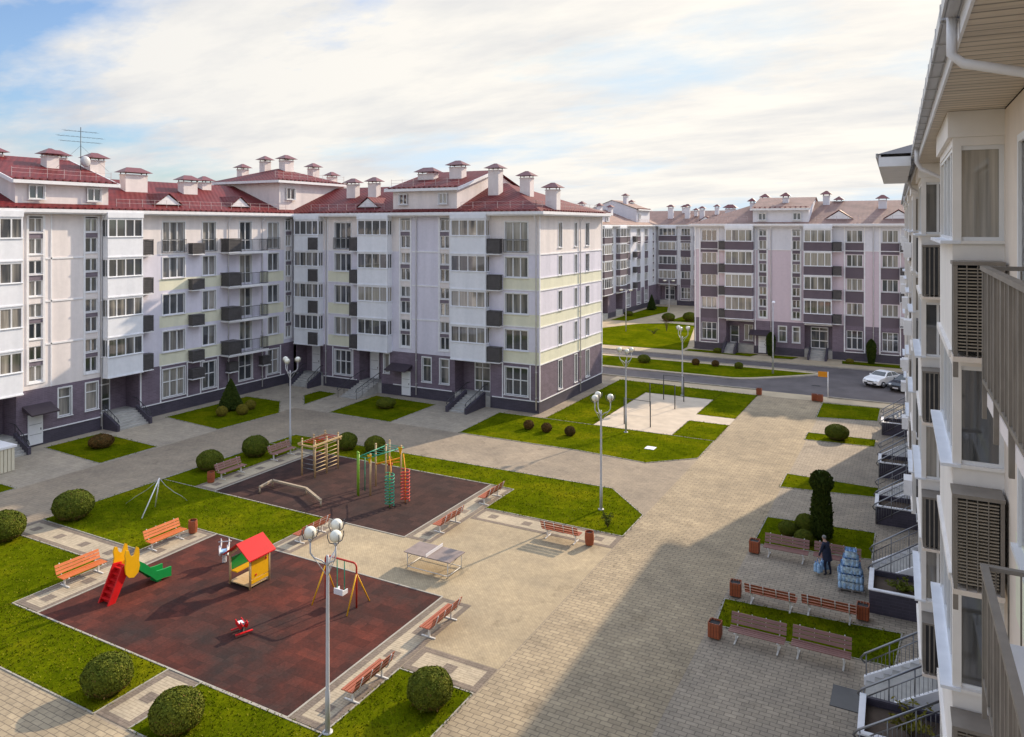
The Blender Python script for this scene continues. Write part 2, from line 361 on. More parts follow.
LAWNS = [
 [(-55.5,18),(-48.4,18),(-48.4,26.2),(-55.5,26.2)],
 [(-55.5,32.0),(-48.5,31.6),(-48.5,36.0),(-55.5,36.3)],
 [(-55.4,41.9),(-48.4,41.3),(-48.1,47.4),(-51.2,50.6),(-55.4,50.6)],
 [(-48.4,50.7),(-48.8,55.5),(-51.1,55.6),(-51,53.4)],
 [(-45,56.6),(-44.5,49.6),(-37.9,49.5),(-38,56.3)],
 [(-42,24.15),(-33.8,24.15),(-33.8,27.3),(-28.55,27.3),(-28.55,31.5),(-42,31.5)],
 [(-42,31.5),(-39.15,31.5),(-39.15,40.5),(-42,40.5)],
 [(-42,40.5),(-23.3,40.5),(-21.6,40.4),(-21.6,36.95),(-13.4,36.95),(-13.4,40.2),(-16.4,43.4),(-42,43.1)],
 [(-42,15.35),(-33.85,15.35),(-33.85,22.3),(-42,22.3)],
 [(-33.85,15.35),(-23.85,15.35),(-23.85,18.1),(-33.85,18.1)],
 [(-22.1,15.35),(-16.5,15.35),(-16.5,18.1),(-22.1,18.1)],
 [(-16.5,15.35),(-13.4,15.35),(-13.4,22.1),(-16.5,22.1)],
 [(-31.3,49.5),(-21,49.6),(-16.2,49.15),(-13.35,51.8),(-13.35,56.55),(-27.3,56.55),(-31.6,56.5)],
 [(-27.3,56.55),(-23.05,56.55),(-23.05,74.3),(-27.3,74.6)],
 [(-23.05,69.95),(-16.55,69.95),(-16.55,73.9),(-23.05,74.3)],
 [(-16.55,63.9),(-13.35,63.9),(-13.35,73.7),(-16.55,73.9)],
 [(-16.55,56.55),(-13.35,56.55),(-13.35,61.55),(-16.55,61.55)],
 [(-7.5,67.6),(-2.9,68.6),(-2.9,73.6),(-7.6,73.4)],
 [(-7.5,60.15),(-2.75,60.5),(-2.75,62.6),(-7.5,62.35)],
 [(-7.45,48.5),(-2.1,49.3),(-2.1,51.1),(-7.45,51.35)],
 [(-7.3,39.25),(-1.95,40.0),(-1.95,43.6),(-7.3,43.2)],
 [(-7.15,30.5),(-.75,30.6),(-.55,33.3),(-7.3,32.85)],
 # by the road and beyond
 [(-46,81.7),(-17.2,81.1),(-15.6,81.9),(-12.8,84.3),(-9.7,87.3),(-16,87.6),(-46,87.5)],
 [(-44,95.3),(-26.8,95.7),(-26.8,98.6),(-31.5,120.5),(-36,121.5),(-40.3,118.2),(-44,110)],
 [(-26.4,95.8),(-18.1,95.1),(-17.5,97.2),(-26.2,97.2)],
 [(-15.6,95.2),(-13.3,95.45),(-12.8,97.3),(-16,97.3)],
 [(-7.75,95.2),(4,94.9),(4,97.2),(-7.9,97.2)],
 [(-43,121),(-41,137),(-43.5,146),(-46,146),(-46,121)],
 [(-37,124),(-28,124),(-28,136),(-36.5,133)],
]
sheet('lawn', LAWNS, .020, M['grass'])
# pale edging round lawns and rubber grounds: low concrete strips
mb=MB()
def edge(poly, w=.055, h=.035):
    n=len(poly)
    cx=sum(p[0] for p in poly)/n; cy=sum(p[1] for p in poly)/n
    for i in range(n):
        a=Vector(poly[i]); b=Vector(poly[(i+1)%n]); d=(b-a).normalized(); q=Vector((-d.y,d.x))*w/2
        mb.prism([tuple(a-q),tuple(b-q),tuple(b+q),tuple(a+q)], .005, h+random.random()*.004)
for p in LAWNS[:22]:
    if p is LAWNS[5] or p is LAWNS[6] or p is LAWNS[8] or p is LAWNS[9]: continue
    if p in LAWNS[13:17]: continue
    edge(p)
edge([(-42,31.55),(-28.5,31.55),(-28.5,27.25),(-33.8,27.25),(-33.8,24.1),(-42,24.1)]); edge([(-42,15.3),(-23.8,15.3),(-23.8,18.15),(-33.8,18.15),(-33.8,22.35),(-42,22.35)])
edge([(-32.05,18.15),(-18.05,18.15),(-18.05,27.25),(-32.05,27.25)], .075); edge([(-37.35,31.55),(-23.25,31.55),(-23.25,40.5),(-37.35,40.5)], .075)
mb.prism([(-42.06,31.5),(-41.98,31.5),(-41.98,43.2),(-42.06,43.2)], .005, .05)
structure(mb, 'lawn_edging', M['kerb'])
# pale paths with brown borders and inset squares
strips=[(-42,-33.85,22.4,24.05,0),(-33.75,-32.1,18.25,27.2,1),(-39.1,-37.4,31.65,40.4,1),(-23.75,-22.15,15.35,18.1,1),(-18.0,-16.55,18.2,27.2,1),
        (-16.5,-13.35,22.2,23.7,0),(-23.2,-21.65,31.6,40.35,1),(-21.6,-13.35,35.3,36.9,0),(-28.45,-27.0,27.3,31.45,1)]
sheet('path', [s[:4] for s in strips], .012, M['strip'])
bd=[]; ins=[]
for x0,x1,y0,y1,al in strips:
    w=.26
    if al: bd += [(x0,x0+w,y0,y1),(x1-w,x1,y0,y1),(x0+w,x1-w,y0,y0+w),(x0+w,x1-w,y1-w,y1)]
    else: bd += [(x0,x1,y0,y0+w),(x0,x1,y1-w,y1),(x0,x0+w,y0+w,y1-w),(x1-w,x1,y0+w,y1-w)]
    L=(y1-y0) if al else (x1-x0); k=max(1,int(L/1.7))
    for i in range(k):
        c=(y0 if al else x0)+(i+.5)*L/k
        cx,cy=((x0+x1)/2,c) if al else (c,(y0+y1)/2)
        ins.append((cx-.25,cx+.25,cy-.25,cy+.25))
sheet('path_border', bd, .016, M['border']); sheet('path_inset', ins, .0165, M['border'])
# roads
sheet('road', [[(-200,76.2),(-13.4,76.2),(-9,75.7),(120,75.9),(120,92.6),(-9,92.1),(-200,92.4)]], .012, M['asphalt'])
sheet('road_island_paving', [[(-200,80.2),(-16.5,80.4),(-14.9,81.4),(-11.9,84.2),(-8.6,87.4),(-10,88.2),(-16,88.6),(-200,89.0)]], .05, M['sand'])
sheet('pavement', [(-28.2,60,73.85,76.1)], .014, M['sand']); sheet('house_pavement', [[(-200,92.5),(-9,92.3),(120,92.8),(120,98.2),(-26,98.2),(-26.2,160),(-30,160),(-200,160)]], .02, M['sand'])
sheet('far_path', [[(-39.9,95.4),(-44,95.2),(-47,108),(-45,122),(-42,122),(-40.5,137),(-39,146),(-36,146),(-38,134),(-37.4,122),(-31,122),(-28,124),(-28,121),(-36,121.8),(-40.6,118)]], .026, M['sand'])
sheet('far_lawn', LAWNS[22:], .056, M['grass'])
def kerbline(mb, pts, w=.16, h=.13):
    for a,b in zip(pts,pts[1:]):
        a=Vector(a); b=Vector(b); d=(b-a).normalized(); q=Vector((-d.y,d.x))*w/2
        mb.prism([tuple(a-q),tuple(b-q),tuple(b+q),tuple(a+q)], .0, h)
mb=MB(); kerbline(mb,[(-200,76.15),(-13.5,76.15)]); kerbline(mb,[(-7.4,75.8),(120,76)])
kerbline(mb,[(-200,80.15),(-16.5,80.35),(-14.8,81.3),(-11.8,84.1),(-8.5,87.4),(-10,88.25),(-16,88.65),(-200,89.05)]); kerbline(mb,[(-200,92.45),(-9,92.2),(120,92.7)])
structure(mb,'kerb',M['kerb'])
mb=MB(); mb.box(-9.4,-8.6,80.8,81.2,.012,.03); structure(mb,'drain_cover',M['darksteel'])
mb=MB(); mb.box(-2.6,-1.7,27.2,28.5,.008,.03); structure(mb,'door_grate',M['darksteel'])
mb=MB(); mb.box(-17.3,-16.6,52.2,52.9,.02,.05); structure(mb,'manhole_cover',M['trim'])
# short grass blades over the nearer lawns
mb=MB(); rnd=random.Random(3)
def area(p): return abs(sum(p[i][0]*p[(i+1)%len(p)][1]-p[(i+1)%len(p)][0]*p[i][1] for i in range(len(p))))/2
def inside(p,x,y):
    c=False; n=len(p)
    for i in range(n):
        x1,y1=p[i]; x2,y2=p[(i+1)%n]
        if (y1>y)!=(y2>y) and x<(x2-x1)*(y-y1)/(y2-y1)+x1: c=not c
    return c
for p in LAWNS[:22]:
    x0=min(q[0] for q in p);x1=max(q[0] for q in p);y0=min(q[1] for q in p);y1=max(q[1] for q in p)
    dist=math.hypot((x0+x1)/2,(y0+y1)/2); den=80 if dist<35 else 40 if dist<50 else 15
    k=int((x1-x0)*(y1-y0)*den)
    for _ in range(k):
        x=rnd.uniform(x0,x1); y=rnd.uniform(y0,y1)
        if not inside(p,x,y): continue
        a=rnd.random()*6.28; w=.012+rnd.random()*.03; h=.03+rnd.random()*.05; lx=rnd.gauss(0,.03); ly=rnd.gauss(0,.03)
        ca,sa=math.cos(a)*w,math.sin(a)*w
        mb.add([(x-ca,y-sa,.018),(x+ca,y+sa,.018),(x+lx,y+ly,.02+h)],[(0,1,2)])
for p in LAWNS[:22]:               # blades leaning over the lawn edges
    for i in range(len(p)):
        x0,y0=p[i]; x1,y1=p[(i+1)%len(p)]; L=math.hypot(x1-x0,y1-y0)
        if L<.1: continue
        for _ in range(int(L*12)):
            t=rnd.random(); o=rnd.gauss(0,.035); x=x0+(x1-x0)*t-(y1-y0)/L*o; y=y0+(y1-y0)*t+(x1-x0)/L*o
            a=rnd.random()*6.28; w=.02+rnd.random()*.03; h=.03+rnd.random()*.04; ca,sa=math.cos(a)*w,math.sin(a)*w
            mb.add([(x-ca,y-sa,.018),(x+ca,y+sa,.018),(x+rnd.gauss(0,.05),y+rnd.gauss(0,.05),.02+h)],[(0,1,2)])
g=mb.build('grass',M['tuft'],recalc=False); tag(g,'short yellow green grass blades covering the courtyard lawns','grass',kind='stuff')

# ---------------------------------------------------------------- buildings
def wall(parent, off, F, t0, t1, z0, z1, opens, zones, mats, name='wall', th=.35):
    ts={t0,t1}; zs={z0,z1}
    for a,b,c,d in opens: ts|={a,b}; zs|={c,d}
    for a,b,c,d,_ in zones: ts|={a,b}; zs|={c,d}
    ts=sorted(round(t,3) for t in ts if t0-1e-6<=t<=t1+1e-6); zs=sorted(round(z,3) for z in zs if z0-1e-6<=z<=z1+1e-6)
    mb=MB(off)
    for za,zb in zip(zs,zs[1:]):
        if zb-za<1e-4: continue
        run=None
        for ta,tb in list(zip(ts,ts[1:]))+[(None,None)]:
            mi=None
            if ta is not None:
                if tb-ta<1e-4: continue
                tc,zc=(ta+tb)/2,(za+zb)/2
                if not any(a<tc<b and c<zc<d for a,b,c,d in opens):
                    mi=0
                    for a,b,c,d,k in zones:
                        if a<tc<b and c<zc<d: mi=k
            if run and run[2]==mi: run[1]=tb; continue
            if run and run[2] is not None: mb.fb(F, run[0],run[1],-th,0,za,zb,run[2])
            run=[ta,tb,mi] if ta is not None else None
    return mb.build(name, mats, parent)
def window(parent, off, F, t0,t1,z0,z1, n=2, d=0., name='window', transom=None, sill=True, surround=.09, glass='glass'):
    w=MB(off).fb(F,t0,t1,d-.16,d-.13,z0,z1).build(name, M[glass], parent)
    f=MB(off); b=.065
    f.fb(F,t0,t0+b,d-.15,d-.06,z0,z1); f.fb(F,t1-b,t1,d-.15,d-.06,z0,z1)
    f.fb(F,t0+b,t1-b,d-.15,d-.06,z0,z0+b); f.fb(F,t0+b,t1-b,d-.15,d-.06,z1-b,z1)
    for i in range(1,n):
        t=t0+(t1-t0)*i/n; f.fb(F,t-.045,t+.045,d-.148,d-.055,z0+b,z1-b)
    if transom:
        z=z0+(z1-z0)*transom; f.fb(F,t0+b,t1-b,d-.146,d-.065,z-.035,z+.035)
    if surround:
        s=surround; f.fb(F,t0-s,t0,d-.05,d+.035,z0-.02,z1+s); f.fb(F,t1,t1+s,d-.05,d+.035,z0-.02,z1+s); f.fb(F,t0,t1,d-.05,d+.035,z1,z1+s)
    if sill: f.fb(F,t0-.12,t1+.12,d-.05,d+.10,z0-.08,z0-.02)
    f.build('frame', M['frame'], w); return w
def screen(parent, off, F, t0,t1,z0,z1, d0=.06, d1=.62):
    mb=MB(off); mb.fb(F,t0+.03,t1-.03,d0+.02,d1-.03,z0+.03,z1-.03)
    n=max(5,int((z1-z0)/.13))
    for i in range(n):
        z=z0+(z1-z0)*(i+.5)/n; mb.fb(F,t0,t1,d0,d1,z-.035,z+.022)
    for a,b in ((t0,t0+.05),(t1-.05,t1)): mb.fb(F,a-.005,b+.005,d1-.05,d1+.012,z0-.02,z1+.04)
    mb.fb(F,t0-.01,t1+.01,0,d1+.014,z1,z1+.05); mb.fb(F,t0-.02,t1+.02,0,d1+.02,z0-.1,z0-.02,1)
    return mb.build('air_conditioner_screen',[M['acgrey'],M['trim']],parent)
def railing(parent, off, F, t0,t1,d, z0,z1, sides=True, step=.13, mat='darksteel', name='balcony_railing', dback=0.):
    mb=MB(off); mb.fb(F,t0,t1,d-.03,d+.03,z1-.04,z1); mb.fb(F,t0,t1,d-.02,d+.02,z0,z0+.03)
    n=int((t1-t0)/step)
    for i in range(n+1):
        t=t0+(t1-t0)*i/n; k=.022 if i%6==0 else .009; mb.fb(F,t-k,t+k,d-.012,d+.012,z0+.03,z1-.04)
    if sides:
        for t in (t0,t1):
            mb.fb(F,t-.02,t+.02,dback,d-.03,z1-.038,z1-.002); mb.fb(F,t-.015,t+.015,dback,d-.03,z0,z0+.03)
            m=max(1,int((d-dback)/step))
            for i in range(m):
                q=dback+(d-dback)*(i+.5)/m; mb.fb(F,t-.01,t+.01,q-.01,q+.01,z0+.03,z1-.04)
    return mb.build(name, M[mat], parent)
def bay(parent, off, F, t0,t1, dep, S, n=4, name='loggia_bay', only=None):
    fl=S['floors']; mb=MB(off); P=1 if S['panelmat']!='white' else 0
    obs=[]
    for i,z in enumerate(fl):
        nx=fl[i+1] if i+1<len(fl) else S['baytop']
        mb.fb(F,t0,t1,0,dep,z-.0,z+S['sp'],P)
        mb.fb(F,t0-.03,t1+.03,0,dep+.05,z-.10,z-.0,0)
        mb.fb(F,t0-.04,t1+.04,dep-.10,dep+S.get('sillout',.07),z+S['sp'],z+S['sp']+.045,S.get('sillmat',0))
        za,zb=z+S['sp']+.045,nx-.22
        for ta in (t0-.04,t1-.10): mb.fb(F,ta,ta+.14,0,dep-.102,z+S['sp'],z+S['sp']+.044,0)
        for t in (t0,t1-.11): mb.fb(F,t,t+.11,dep-.11,dep,za,zb,0)
        mb.fb(F,t0,t1,0,dep,zb,nx-.10,0)
        g=MB(off); g.fb(F,t0+.10,t1-.10,dep-.08,dep-.055,za,zb)
        for t in (t0+.05,t1-.075): g.fb(F,t,t+.025,.04,dep-.11,za,zb)
        obs.append((g,za,zb))
    z=S['baytop']; mb.fb(F,t0-.03,t1+.03,0,dep+.06,z-.099,S['top']-.02,0)
    b=mb.build(name,[M[S.get('whitemat','white')],M[S['panelmat']],M['white']],parent)
    for g,za,zb in obs:
        go=g.build('glazing',M['glass2'],b)
        f=MB(off)
        for i in range(1,n):
            t=t0+(t1-t0)*i/n; f.fb(F,t-.05,t+.05,dep-.09,dep-.02,za+.05,zb-.05)
        f.fb(F,t0+.11,t1-.11,dep-.10,dep-.015,za,za+.05); f.fb(F,t0+.11,t1-.11,dep-.10,dep-.015,zb-.05,zb)
        for t in (t0+.03,t1-.09):
            f.fb(F,t,t+.06,.0,.06,za,zb); f.fb(F,t,t+.06,.06,dep-.115,za-.02,za+.05); f.fb(F,t,t+.06,.06,dep-.115,zb-.06,zb)
            if dep>.7: f.fb(F,t,t+.06,dep*.5-.03,dep*.5+.03,za+.05,zb-.06)
        f.build('frame',M['frame'],b)
    return b
def stair(parent, off, F, t0,t1, S, opens):
    zs=S['stair']; lo,hi=zs[-1][0]-.1,zs[0][1]+.1
    opens.append((t0-.08,t1+.08,lo,hi))
    mb=MB(off); mb.fb(F,t0-.16,t0,-.2,.05,lo-.08,hi+.08,0); mb.fb(F,t1,t1+.16,-.2,.05,lo-.08,hi+.08,0)
    mb.fb(F,t0,t1,-.2,.048,hi,hi+.08,0)
    edges=[(zs[i+1][1],zs[i][0]) for i in range(len(zs)-1)]
    for k,(a,b) in enumerate(edges):
        mb.fb(F,t0,t1,-.2,.0,a,b,1 if k%2==0 else 2); mb.fb(F,t0,t1,-.19,.06,b-.09,b-.01,0)
    mb.fb(F,t0,t1,-.2,.045,lo-.08,lo,0)
    mb.fb(F,t0,t1,-.2,.0,lo,zs[-1][0],0)
    o=mb.build('stair_strip',[M['trim'],M['stairpanel'],M['cream'] if S['panelmat']=='white' else M['plum']],parent)
    for a,b in zs: window(o if False else parent,off,F,t0,t1,a,b,2,0,'stair_window',None,False,0)
def downpipe(parent, off, F, t, z0, z1, over=.45):
    mb=MB(off); mb.tube([F.p(t,over,z1+.15),F.p(t,over,z1-.05),F.p(t,.10,z1-.55),F.p(t,.10,z0)],.055,6)
    for z in [z0+1+i*2.2 for i in range(int((z1-z0-1)/2.2))]: mb.fb(F,t-.07,t+.07,0,.16,z,z+.05)
    return mb.build('downpipe',M['pipe'],parent)
def door(parent, off, F, t0,t1,z0,z1, d, double=True, solid=False):
    mb=MB(off)
    if solid:
        mb.fb(F,t0,t1,d,d+.06,z0,z1,0); mb.fb(F,t1-.18,t1-.14,d+.06,d+.11,z0+1,z0+1.15,2)
        for i in range(1,3): mb.fb(F,t0+.1,t1-.1,d+.06,d+.07,z0+(z1-z0)*i/3-.01,z0+(z1-z0)*i/3+.01,2)
    else:
        mb.fb(F,t0,t1,d,d+.03,z0,z1,1); b=.09
        n=2 if double else 1
        for i in range(n+1):
            t=t0+(t1-t0)*i/n; mb.fb(F,t-b/2,t+b/2,d,d+.07,z0,z1,0)
        for z in (z0+.05,z0+.95,z0+2.15,z1-.04): mb.fb(F,t0,t1,d,d+.068,z-.05,z+.05,0)
    return mb.build('entrance_door',[M['doorwhite'],M['glass'],M['darksteel']],parent)
def recess(parent, off, F, t0,t1, dep, z0,z1, mat='purple'):
    mb=MB(off); mb.fb(F,t0-.2,t1+.2,-dep-.2,-dep,0,z1,0); mb.fb(F,t0-.2,t0,-dep,-.351,0,z1,0); mb.fb(F,t1,t1+.2,-dep,-.351,0,z1,0)
    mb.fb(F,t0,t1,-dep,-.002,0,z0,1); mb.fb(F,t0,t1,-dep,-.002,z1-.15,z1,2)
    return mb.build('entrance_recess',[M[mat],M['concrete'],M['trim']],parent)
def steps(parent, off, F, t0,t1, z, run=1.7, n=6, walls=True, rails=True, railmat='darksteel'):
    mb=MB(off)
    for i in range(n): mb.fb(F,t0,t1,run*i/n,run*(i+1)/n,0,z*(n-i)/n-.01,0)
    if walls:
        for t in (t0-.22,t1): mb.hexa([F.p(t,0,0),F.p(t+.22,0,0),F.p(t+.22,run+.2,0),F.p(t,run+.2,0),F.p(t,0,z+.35),F.p(t+.22,0,z+.35),F.p(t+.22,run+.2,.5),F.p(t,run+.2,.5)],1)
    o=mb.build('entrance_steps',[M['concrete'],M['plinth']],parent)
    if rails:
        for t in (t0-.1,t1+.1):
            r=MB(off); a,b=F.p(t,run+.1,.95),F.p(t,0,z+.95); r.tube([F.p(t,run+.25,.7),a,b,F.p(t,-.6,z+.95)],.03,6)
            r.tube([F.p(t,run+.1,.6),F.p(t,0,z+.6)],.018,5)
            for i in range(5):
                k=i/4; r.tube([F.p(t,run*(1-k)+.1*(1-k),z*k*.9),F.p(t,(run+.1)*(1-k),.95+z*k)],.018,5)
            r.build('handrail',M[railmat],o)
    return o
def chimney(parent, off, cx,cy, wx,wy, z0,z1, capmat='cap', bodymat='cream'):
    wx*=.82; wy*=.82; z1-=.15
    c=MB(off).box(cx-wx/2,cx+wx/2,cy-wy/2,cy+wy/2,z0,z1-.42).box(cx-wx/2-.05,cx+wx/2+.05,cy-wy/2-.05,cy+wy/2+.05,z1-.52,z1-.46).build('chimney',M[bodymat],parent)
    k=MB(off)
    for sx in (-1,1):
        for sy in (-1,1): k.box(cx+sx*(wx/2-.06)-.03,cx+sx*(wx/2-.06)+.03,cy+sy*(wy/2-.06)-.03,cy+sy*(wy/2-.06)+.03,z1-.42,z1-.24)
    e=.33; a,b,c2,d=cx-wx/2-e,cx+wx/2+e,cy-wy/2-e,cy+wy/2+e
    rx=max(0,(wx-wy)/2); ry=max(0,(wy-wx)/2)
    k.add([(a,c2,z1-.26),(b,c2,z1-.26),(b,d,z1-.26),(a,d,z1-.26),(cx-rx-.02,cy-ry-.02,z1+.2),(cx+rx+.02,cy+ry+.02,z1+.2)],
          [(0,3,2,1)]+([(0,1,5,4),(1,2,5),(2,3,4,5),(3,0,4)] if wx>=wy else [(0,1,4),(1,2,5,4),(2,3,5),(3,0,4,5)]))
    k.build('chimney_cap',M[capmat],c); return c
def roofsheet(parent, off, name, faces, mat):
    mb=MB(off)
    for f in faces: mb.poly(f)
    o=mb.build(name,M[mat],parent,recalc=False)
    for p in o.data.polygons:
        if p.normal.z<0: p.flip()
    return o
def guard(parent, off, pts, h=.62, name='roof_railing', mat='guard', step=1.15, rails=(.3,.6)):
    mb=MB(off)
    for a,b in zip(pts,pts[1:]):
        a=Vector(a); b=Vector(b); n=max(1,int((b-a).length/step))
        for i in range(n+1): p=a.lerp(b,i/n); mb.tube([p,p+Vector((0,0,h))],.018,4)
        for q in rails: mb.tube([a+Vector((0,0,q)),b+Vector((0,0,q))],.014,4)
    return mb.build(name,M[mat],parent)
def snowstop(mb, a, b, step=.55):
    a=Vector(a); b=Vector(b); n=int((b-a).length/step); mb.tube([a+Vector((0,0,.09)),b+Vector((0,0,.09))],.03,4)
    for i in range(n):
        p=a.lerp(b,(i+.5)/n); mb.box(p.x-.09,p.x+.09,p.y-.09,p.y+.09,p.z,p.z+.13)
def dormer(parent, off, F, tc, w, d0, d1, z, h, mat='roof'):
    # small triangular roof vent facing outward
    mb=MB(off); A=[F.p(tc-w/2,d0,z),F.p(tc+w/2,d0,z),F.p(tc,d0,z+h)]
    mb.add(A+[F.p(tc-w/2,d0-.06,z),F.p(tc+w/2,d0-.06,z),F.p(tc,d0-.06,z+h)],[(0,1,2),(3,5,4),(0,3,4,1)],0)
    e=.16
    L=[F.p(tc-w/2-e,d0+.1,z-.02),F.p(tc,d0+.1,z+h+.1),F.p(tc,d1,z+h+.1),F.p(tc-w/2-e,d1,z-.02)]
    Rr=[F.p(tc+w/2+e,d0+.1,z-.02),F.p(tc,d0+.1,z+h+.1),F.p(tc,d1,z+h+.1),F.p(tc+w/2+e,d1,z-.02)]
    for q in (L,Rr): mb.ext(q,(0,0,.06),1)
    return mb.build('dormer',[M['trim'],M[mat]],parent)

SA=dict(floors=[4.15,7.3,10.45,13.6],top=17.1,baytop=16.75,sp=1.5,sill=1.1,head=2.85,panelmat='white',
   stair=[(15.55,16.6),(13.95,15.1),(12.5,13.5),(10.9,12.05),(9.35,10.35),(7.8,8.95),(6.25,7.25),(4.7,5.85)])
SD=dict(floors=[4.35,7.25,10.1,13.0],top=16.1,baytop=15.75,sp=1.05,sill=1.1,head=2.5,panelmat='plum',
   stair=[(14.75,15.45),(13.1,14.2),(11.75,12.6),(10.3,11.3),(8.85,9.75),(7.4,8.4),(5.95,6.9),(4.6,5.5)])

def building_a():
    off=(-56.5,57.7,0)
    root=thing('apartment_building','long L shaped five storey cream apartment block with a red tiled roof on the left','apartment building',off)
    FA=Frame((-56.5,0),(0,1),(1,0)); FB=Frame((0,57.7),(1,0),(0,-1)); FC=Frame((-28.4,0),(0,1),(1,0))
    S=SA; fl=S['floors']
    mats=[M['lilac'],M['cream'],M['yellow'],M['purple'],M['plinth'],M['lilac']]
    trim=TrimParts(off,root)
    def wincol(F,t0,t1,opens,n=3,french=True,ground=True,gd=None):
        for i,z in enumerate(fl):
            if i==3 and french:
                a,b=z+.15,z+2.75; opens.append((t0,t1,a,b)); window(root,off,F,t0,t1,a,b,n,transom=.4,sill=False)
                railing(root,off,F,t0-.1,t1+.1,.12,z+.12,z+1.25,False,.14,name='window_railing')
            else:
                a,b=z+S['sill'],z+S['head']; opens.append((t0,t1,a,b)); window(root,off,F,t0,t1,a,b,n)
        if ground:
            opens.append((t0,t1,1.35,3.75)); window(root,off,F,t0,t1,1.35,3.75,n if n!=3 else 3,transom=.55)
            for t in (t0-.3,t1+.2): trim.fb(F,t,t+.11,.0,.05,1.05,4.05)
    # ---- long wing facing the courtyard
    op=[]; zn=[(15,58,13.6,18,1),(31.0,36.95,4.15,18,1),(15,58,0,4.15,3),(15,58,0,.98,4),(42.1,49.2,4.16,5.2,2),(42.1,49.2,7.35,8.35,2),(42.1,49.2,10.5,11.5,2),(53.2,56.3,4.16,5.2,2),(53.2,56.3,7.35,8.35,2),(53.2,56.3,10.5,11.5,2)]
    for t0,t1 in ((31.45,32.45),(35.65,36.65),(56.55,57.35)): stair(root,off,FA,t0,t1,S,op)
    wincol(FA,42.45,44.6,op); wincol(FA,46.5,47.9,op,2); wincol(FA,54.2,55.6,op,2)
    for z in fl:   # doors behind the long balcony
        a,b=z+.12,z+2.8; op.append((50.7,52.1,a,b)); window(root,off,FA,50.7,52.1,a,b,2,name='balcony_door',transom=.35,sill=False)
    op.append((50.6,52.2,1.35,3.75)); window(root,off,FA,50.6,52.2,1.35,3.75,2,transom=.55)
    for a,b in ((33.6,34.55),(35.7,36.65)): op.append((a,b,1.75,3.85)); window(root,off,FA,a,b,1.75,3.85,1,transom=.66)
    op.append((27.6,30.6,0,4.1)); op.append((37.0,40.2,0,4.1))
    wall(root,off,FA,18,57.7,0,17.1,op,zn,mats)
    for t0 in (18.0,27.6,37.0): bay(root,off,FA,t0,t0+(3.05 if t0>20 else 3.0),.75,S)
    for i,z in enumerate(fl):
        zz=z-.0
        screen(root,off,FA,40.2,41.1,zz,zz+1.25); screen(root,off,FA,44.95,46.2,zz-.05,zz+.85)
        slab=MB(off).fb(FA,48.5,53.3,.002,1.05,z-.16,z-.02).fb(FA,48.5,53.3,1.0,1.08,z-.2,z+.02).build('balcony',M['trim'],root)
        railing(slab,off,FA,48.55,53.25,1.02,z+.05,z+1.15,True,.15); screen(root,off,FA,48.45,49.9,z+.02,z+1.2,.1,1.12)
    screen(root,off,FA,44.95,46.2,2.6,3.4); screen(root,off,FA,49.0,50.0,2.5,3.3); screen(root,off,FA,53.0,54.0,2.5,3.3)
    recess(root,off,FA,37.0,40.2,1.7,.98,4.1); door(root,off,FA,37.3,38.7,1.0,3.7,-1.65)
    recess(root,off,FA,27.6,30.6,1.7,.98,4.1); door(root,off,FA,28.8,30.2,1.0,3.7,-1.65)
    steps(root,off,FA,37.3,39.9,.95,1.6); steps(root,off,FA,27.8,30.4,.95,1.6)
    d=door(root,off,FA,31.35,32.4,.15,2.35,.05,solid=True)
    MB(off).hexa([FA.p(31.0,0,2.75),FA.p(33.0,0,2.75),FA.p(33.0,1.2,2.45),FA.p(31.0,1.2,2.45),FA.p(31.0,0,3.05),FA.p(33.0,0,3.05),FA.p(33.0,1.2,2.55),FA.p(31.0,1.2,2.55)]).build('door_canopy',M['canopy'],root)
    for t in (36.9,49.3,53.4): downpipe(root,off,FA,t,.3,16.9)
    trim.fb(FA,30.7,37,.0,.05,.98,1.06); trim.fb(FA,40.3,56.4,.0,.05,.98,1.06)
    for z in (7.25,10.4,13.55): trim.fb(FA,32.6,35.5,0,.05,z,z+.12); 
    trim.fb(FA,42.1,50.5,0,.04,13.52,13.62); trim.fb(FA,42.1,50.5,0,.04,4.08,4.16)
    for t in (33.05,40.35):  trim.fb(FA,t-.05,t+.05,0,.05,4.15 if t<35 else 1,16.9)
    # ---- short wing facing the camera
    op=[]; zn=[(-60,-28,13.6,18,1),(-41.7,-38.6,4.15,18,5),(-60,-28,0,4.15,3),(-60,-28,0,.98,4)]
    for a,b in ((-51.9,-48.75),(-31.9,-28.4)):
        for z0 in (4.16,7.35,10.5): zn.append((a,b,z0,z0+1.04,2))
    for t0,t1 in ((-42.95,-41.85),(-38.5,-37.5)): stair(root,off,FB,t0,t1,S,op)
    wincol(FB,-51.0,-48.95,op); wincol(FB,-31.7,-29.5,op)
    for a,b in ((-40.45,-39.5),(-38.5,-37.55)): op.append((a,b,1.6,3.85)); window(root,off,FB,a,b,1.6,3.85,1,transom=.66)
    op.append((-44.9,-44.3,2.0,3.85)); window(root,off,FB,-44.9,-44.3,2.0,3.85,1)
    op += [(-56.1,-52.5,0,4.1),(-47.9,-45.2,0,4.1),(-36.9,-33.2,0,4.1)]
    wall(root,off,FB,-56.15,-28.4,0,17.1,op,zn,mats)
    for t0,t1 in ((-55.75,-52.5),(-47.55,-43.95),(-36.9,-33.25)): bay(root,off,FB,t0,t1,.75,S)
    for z in fl:
        screen(root,off,FB,-53.75,-52.55,z+.02,z+1.2,.74,.86); screen(root,off,FB,-48.65,-47.75,z,z+1.25); screen(root,off,FB,-33.2,-31.95,z,z+1.25)
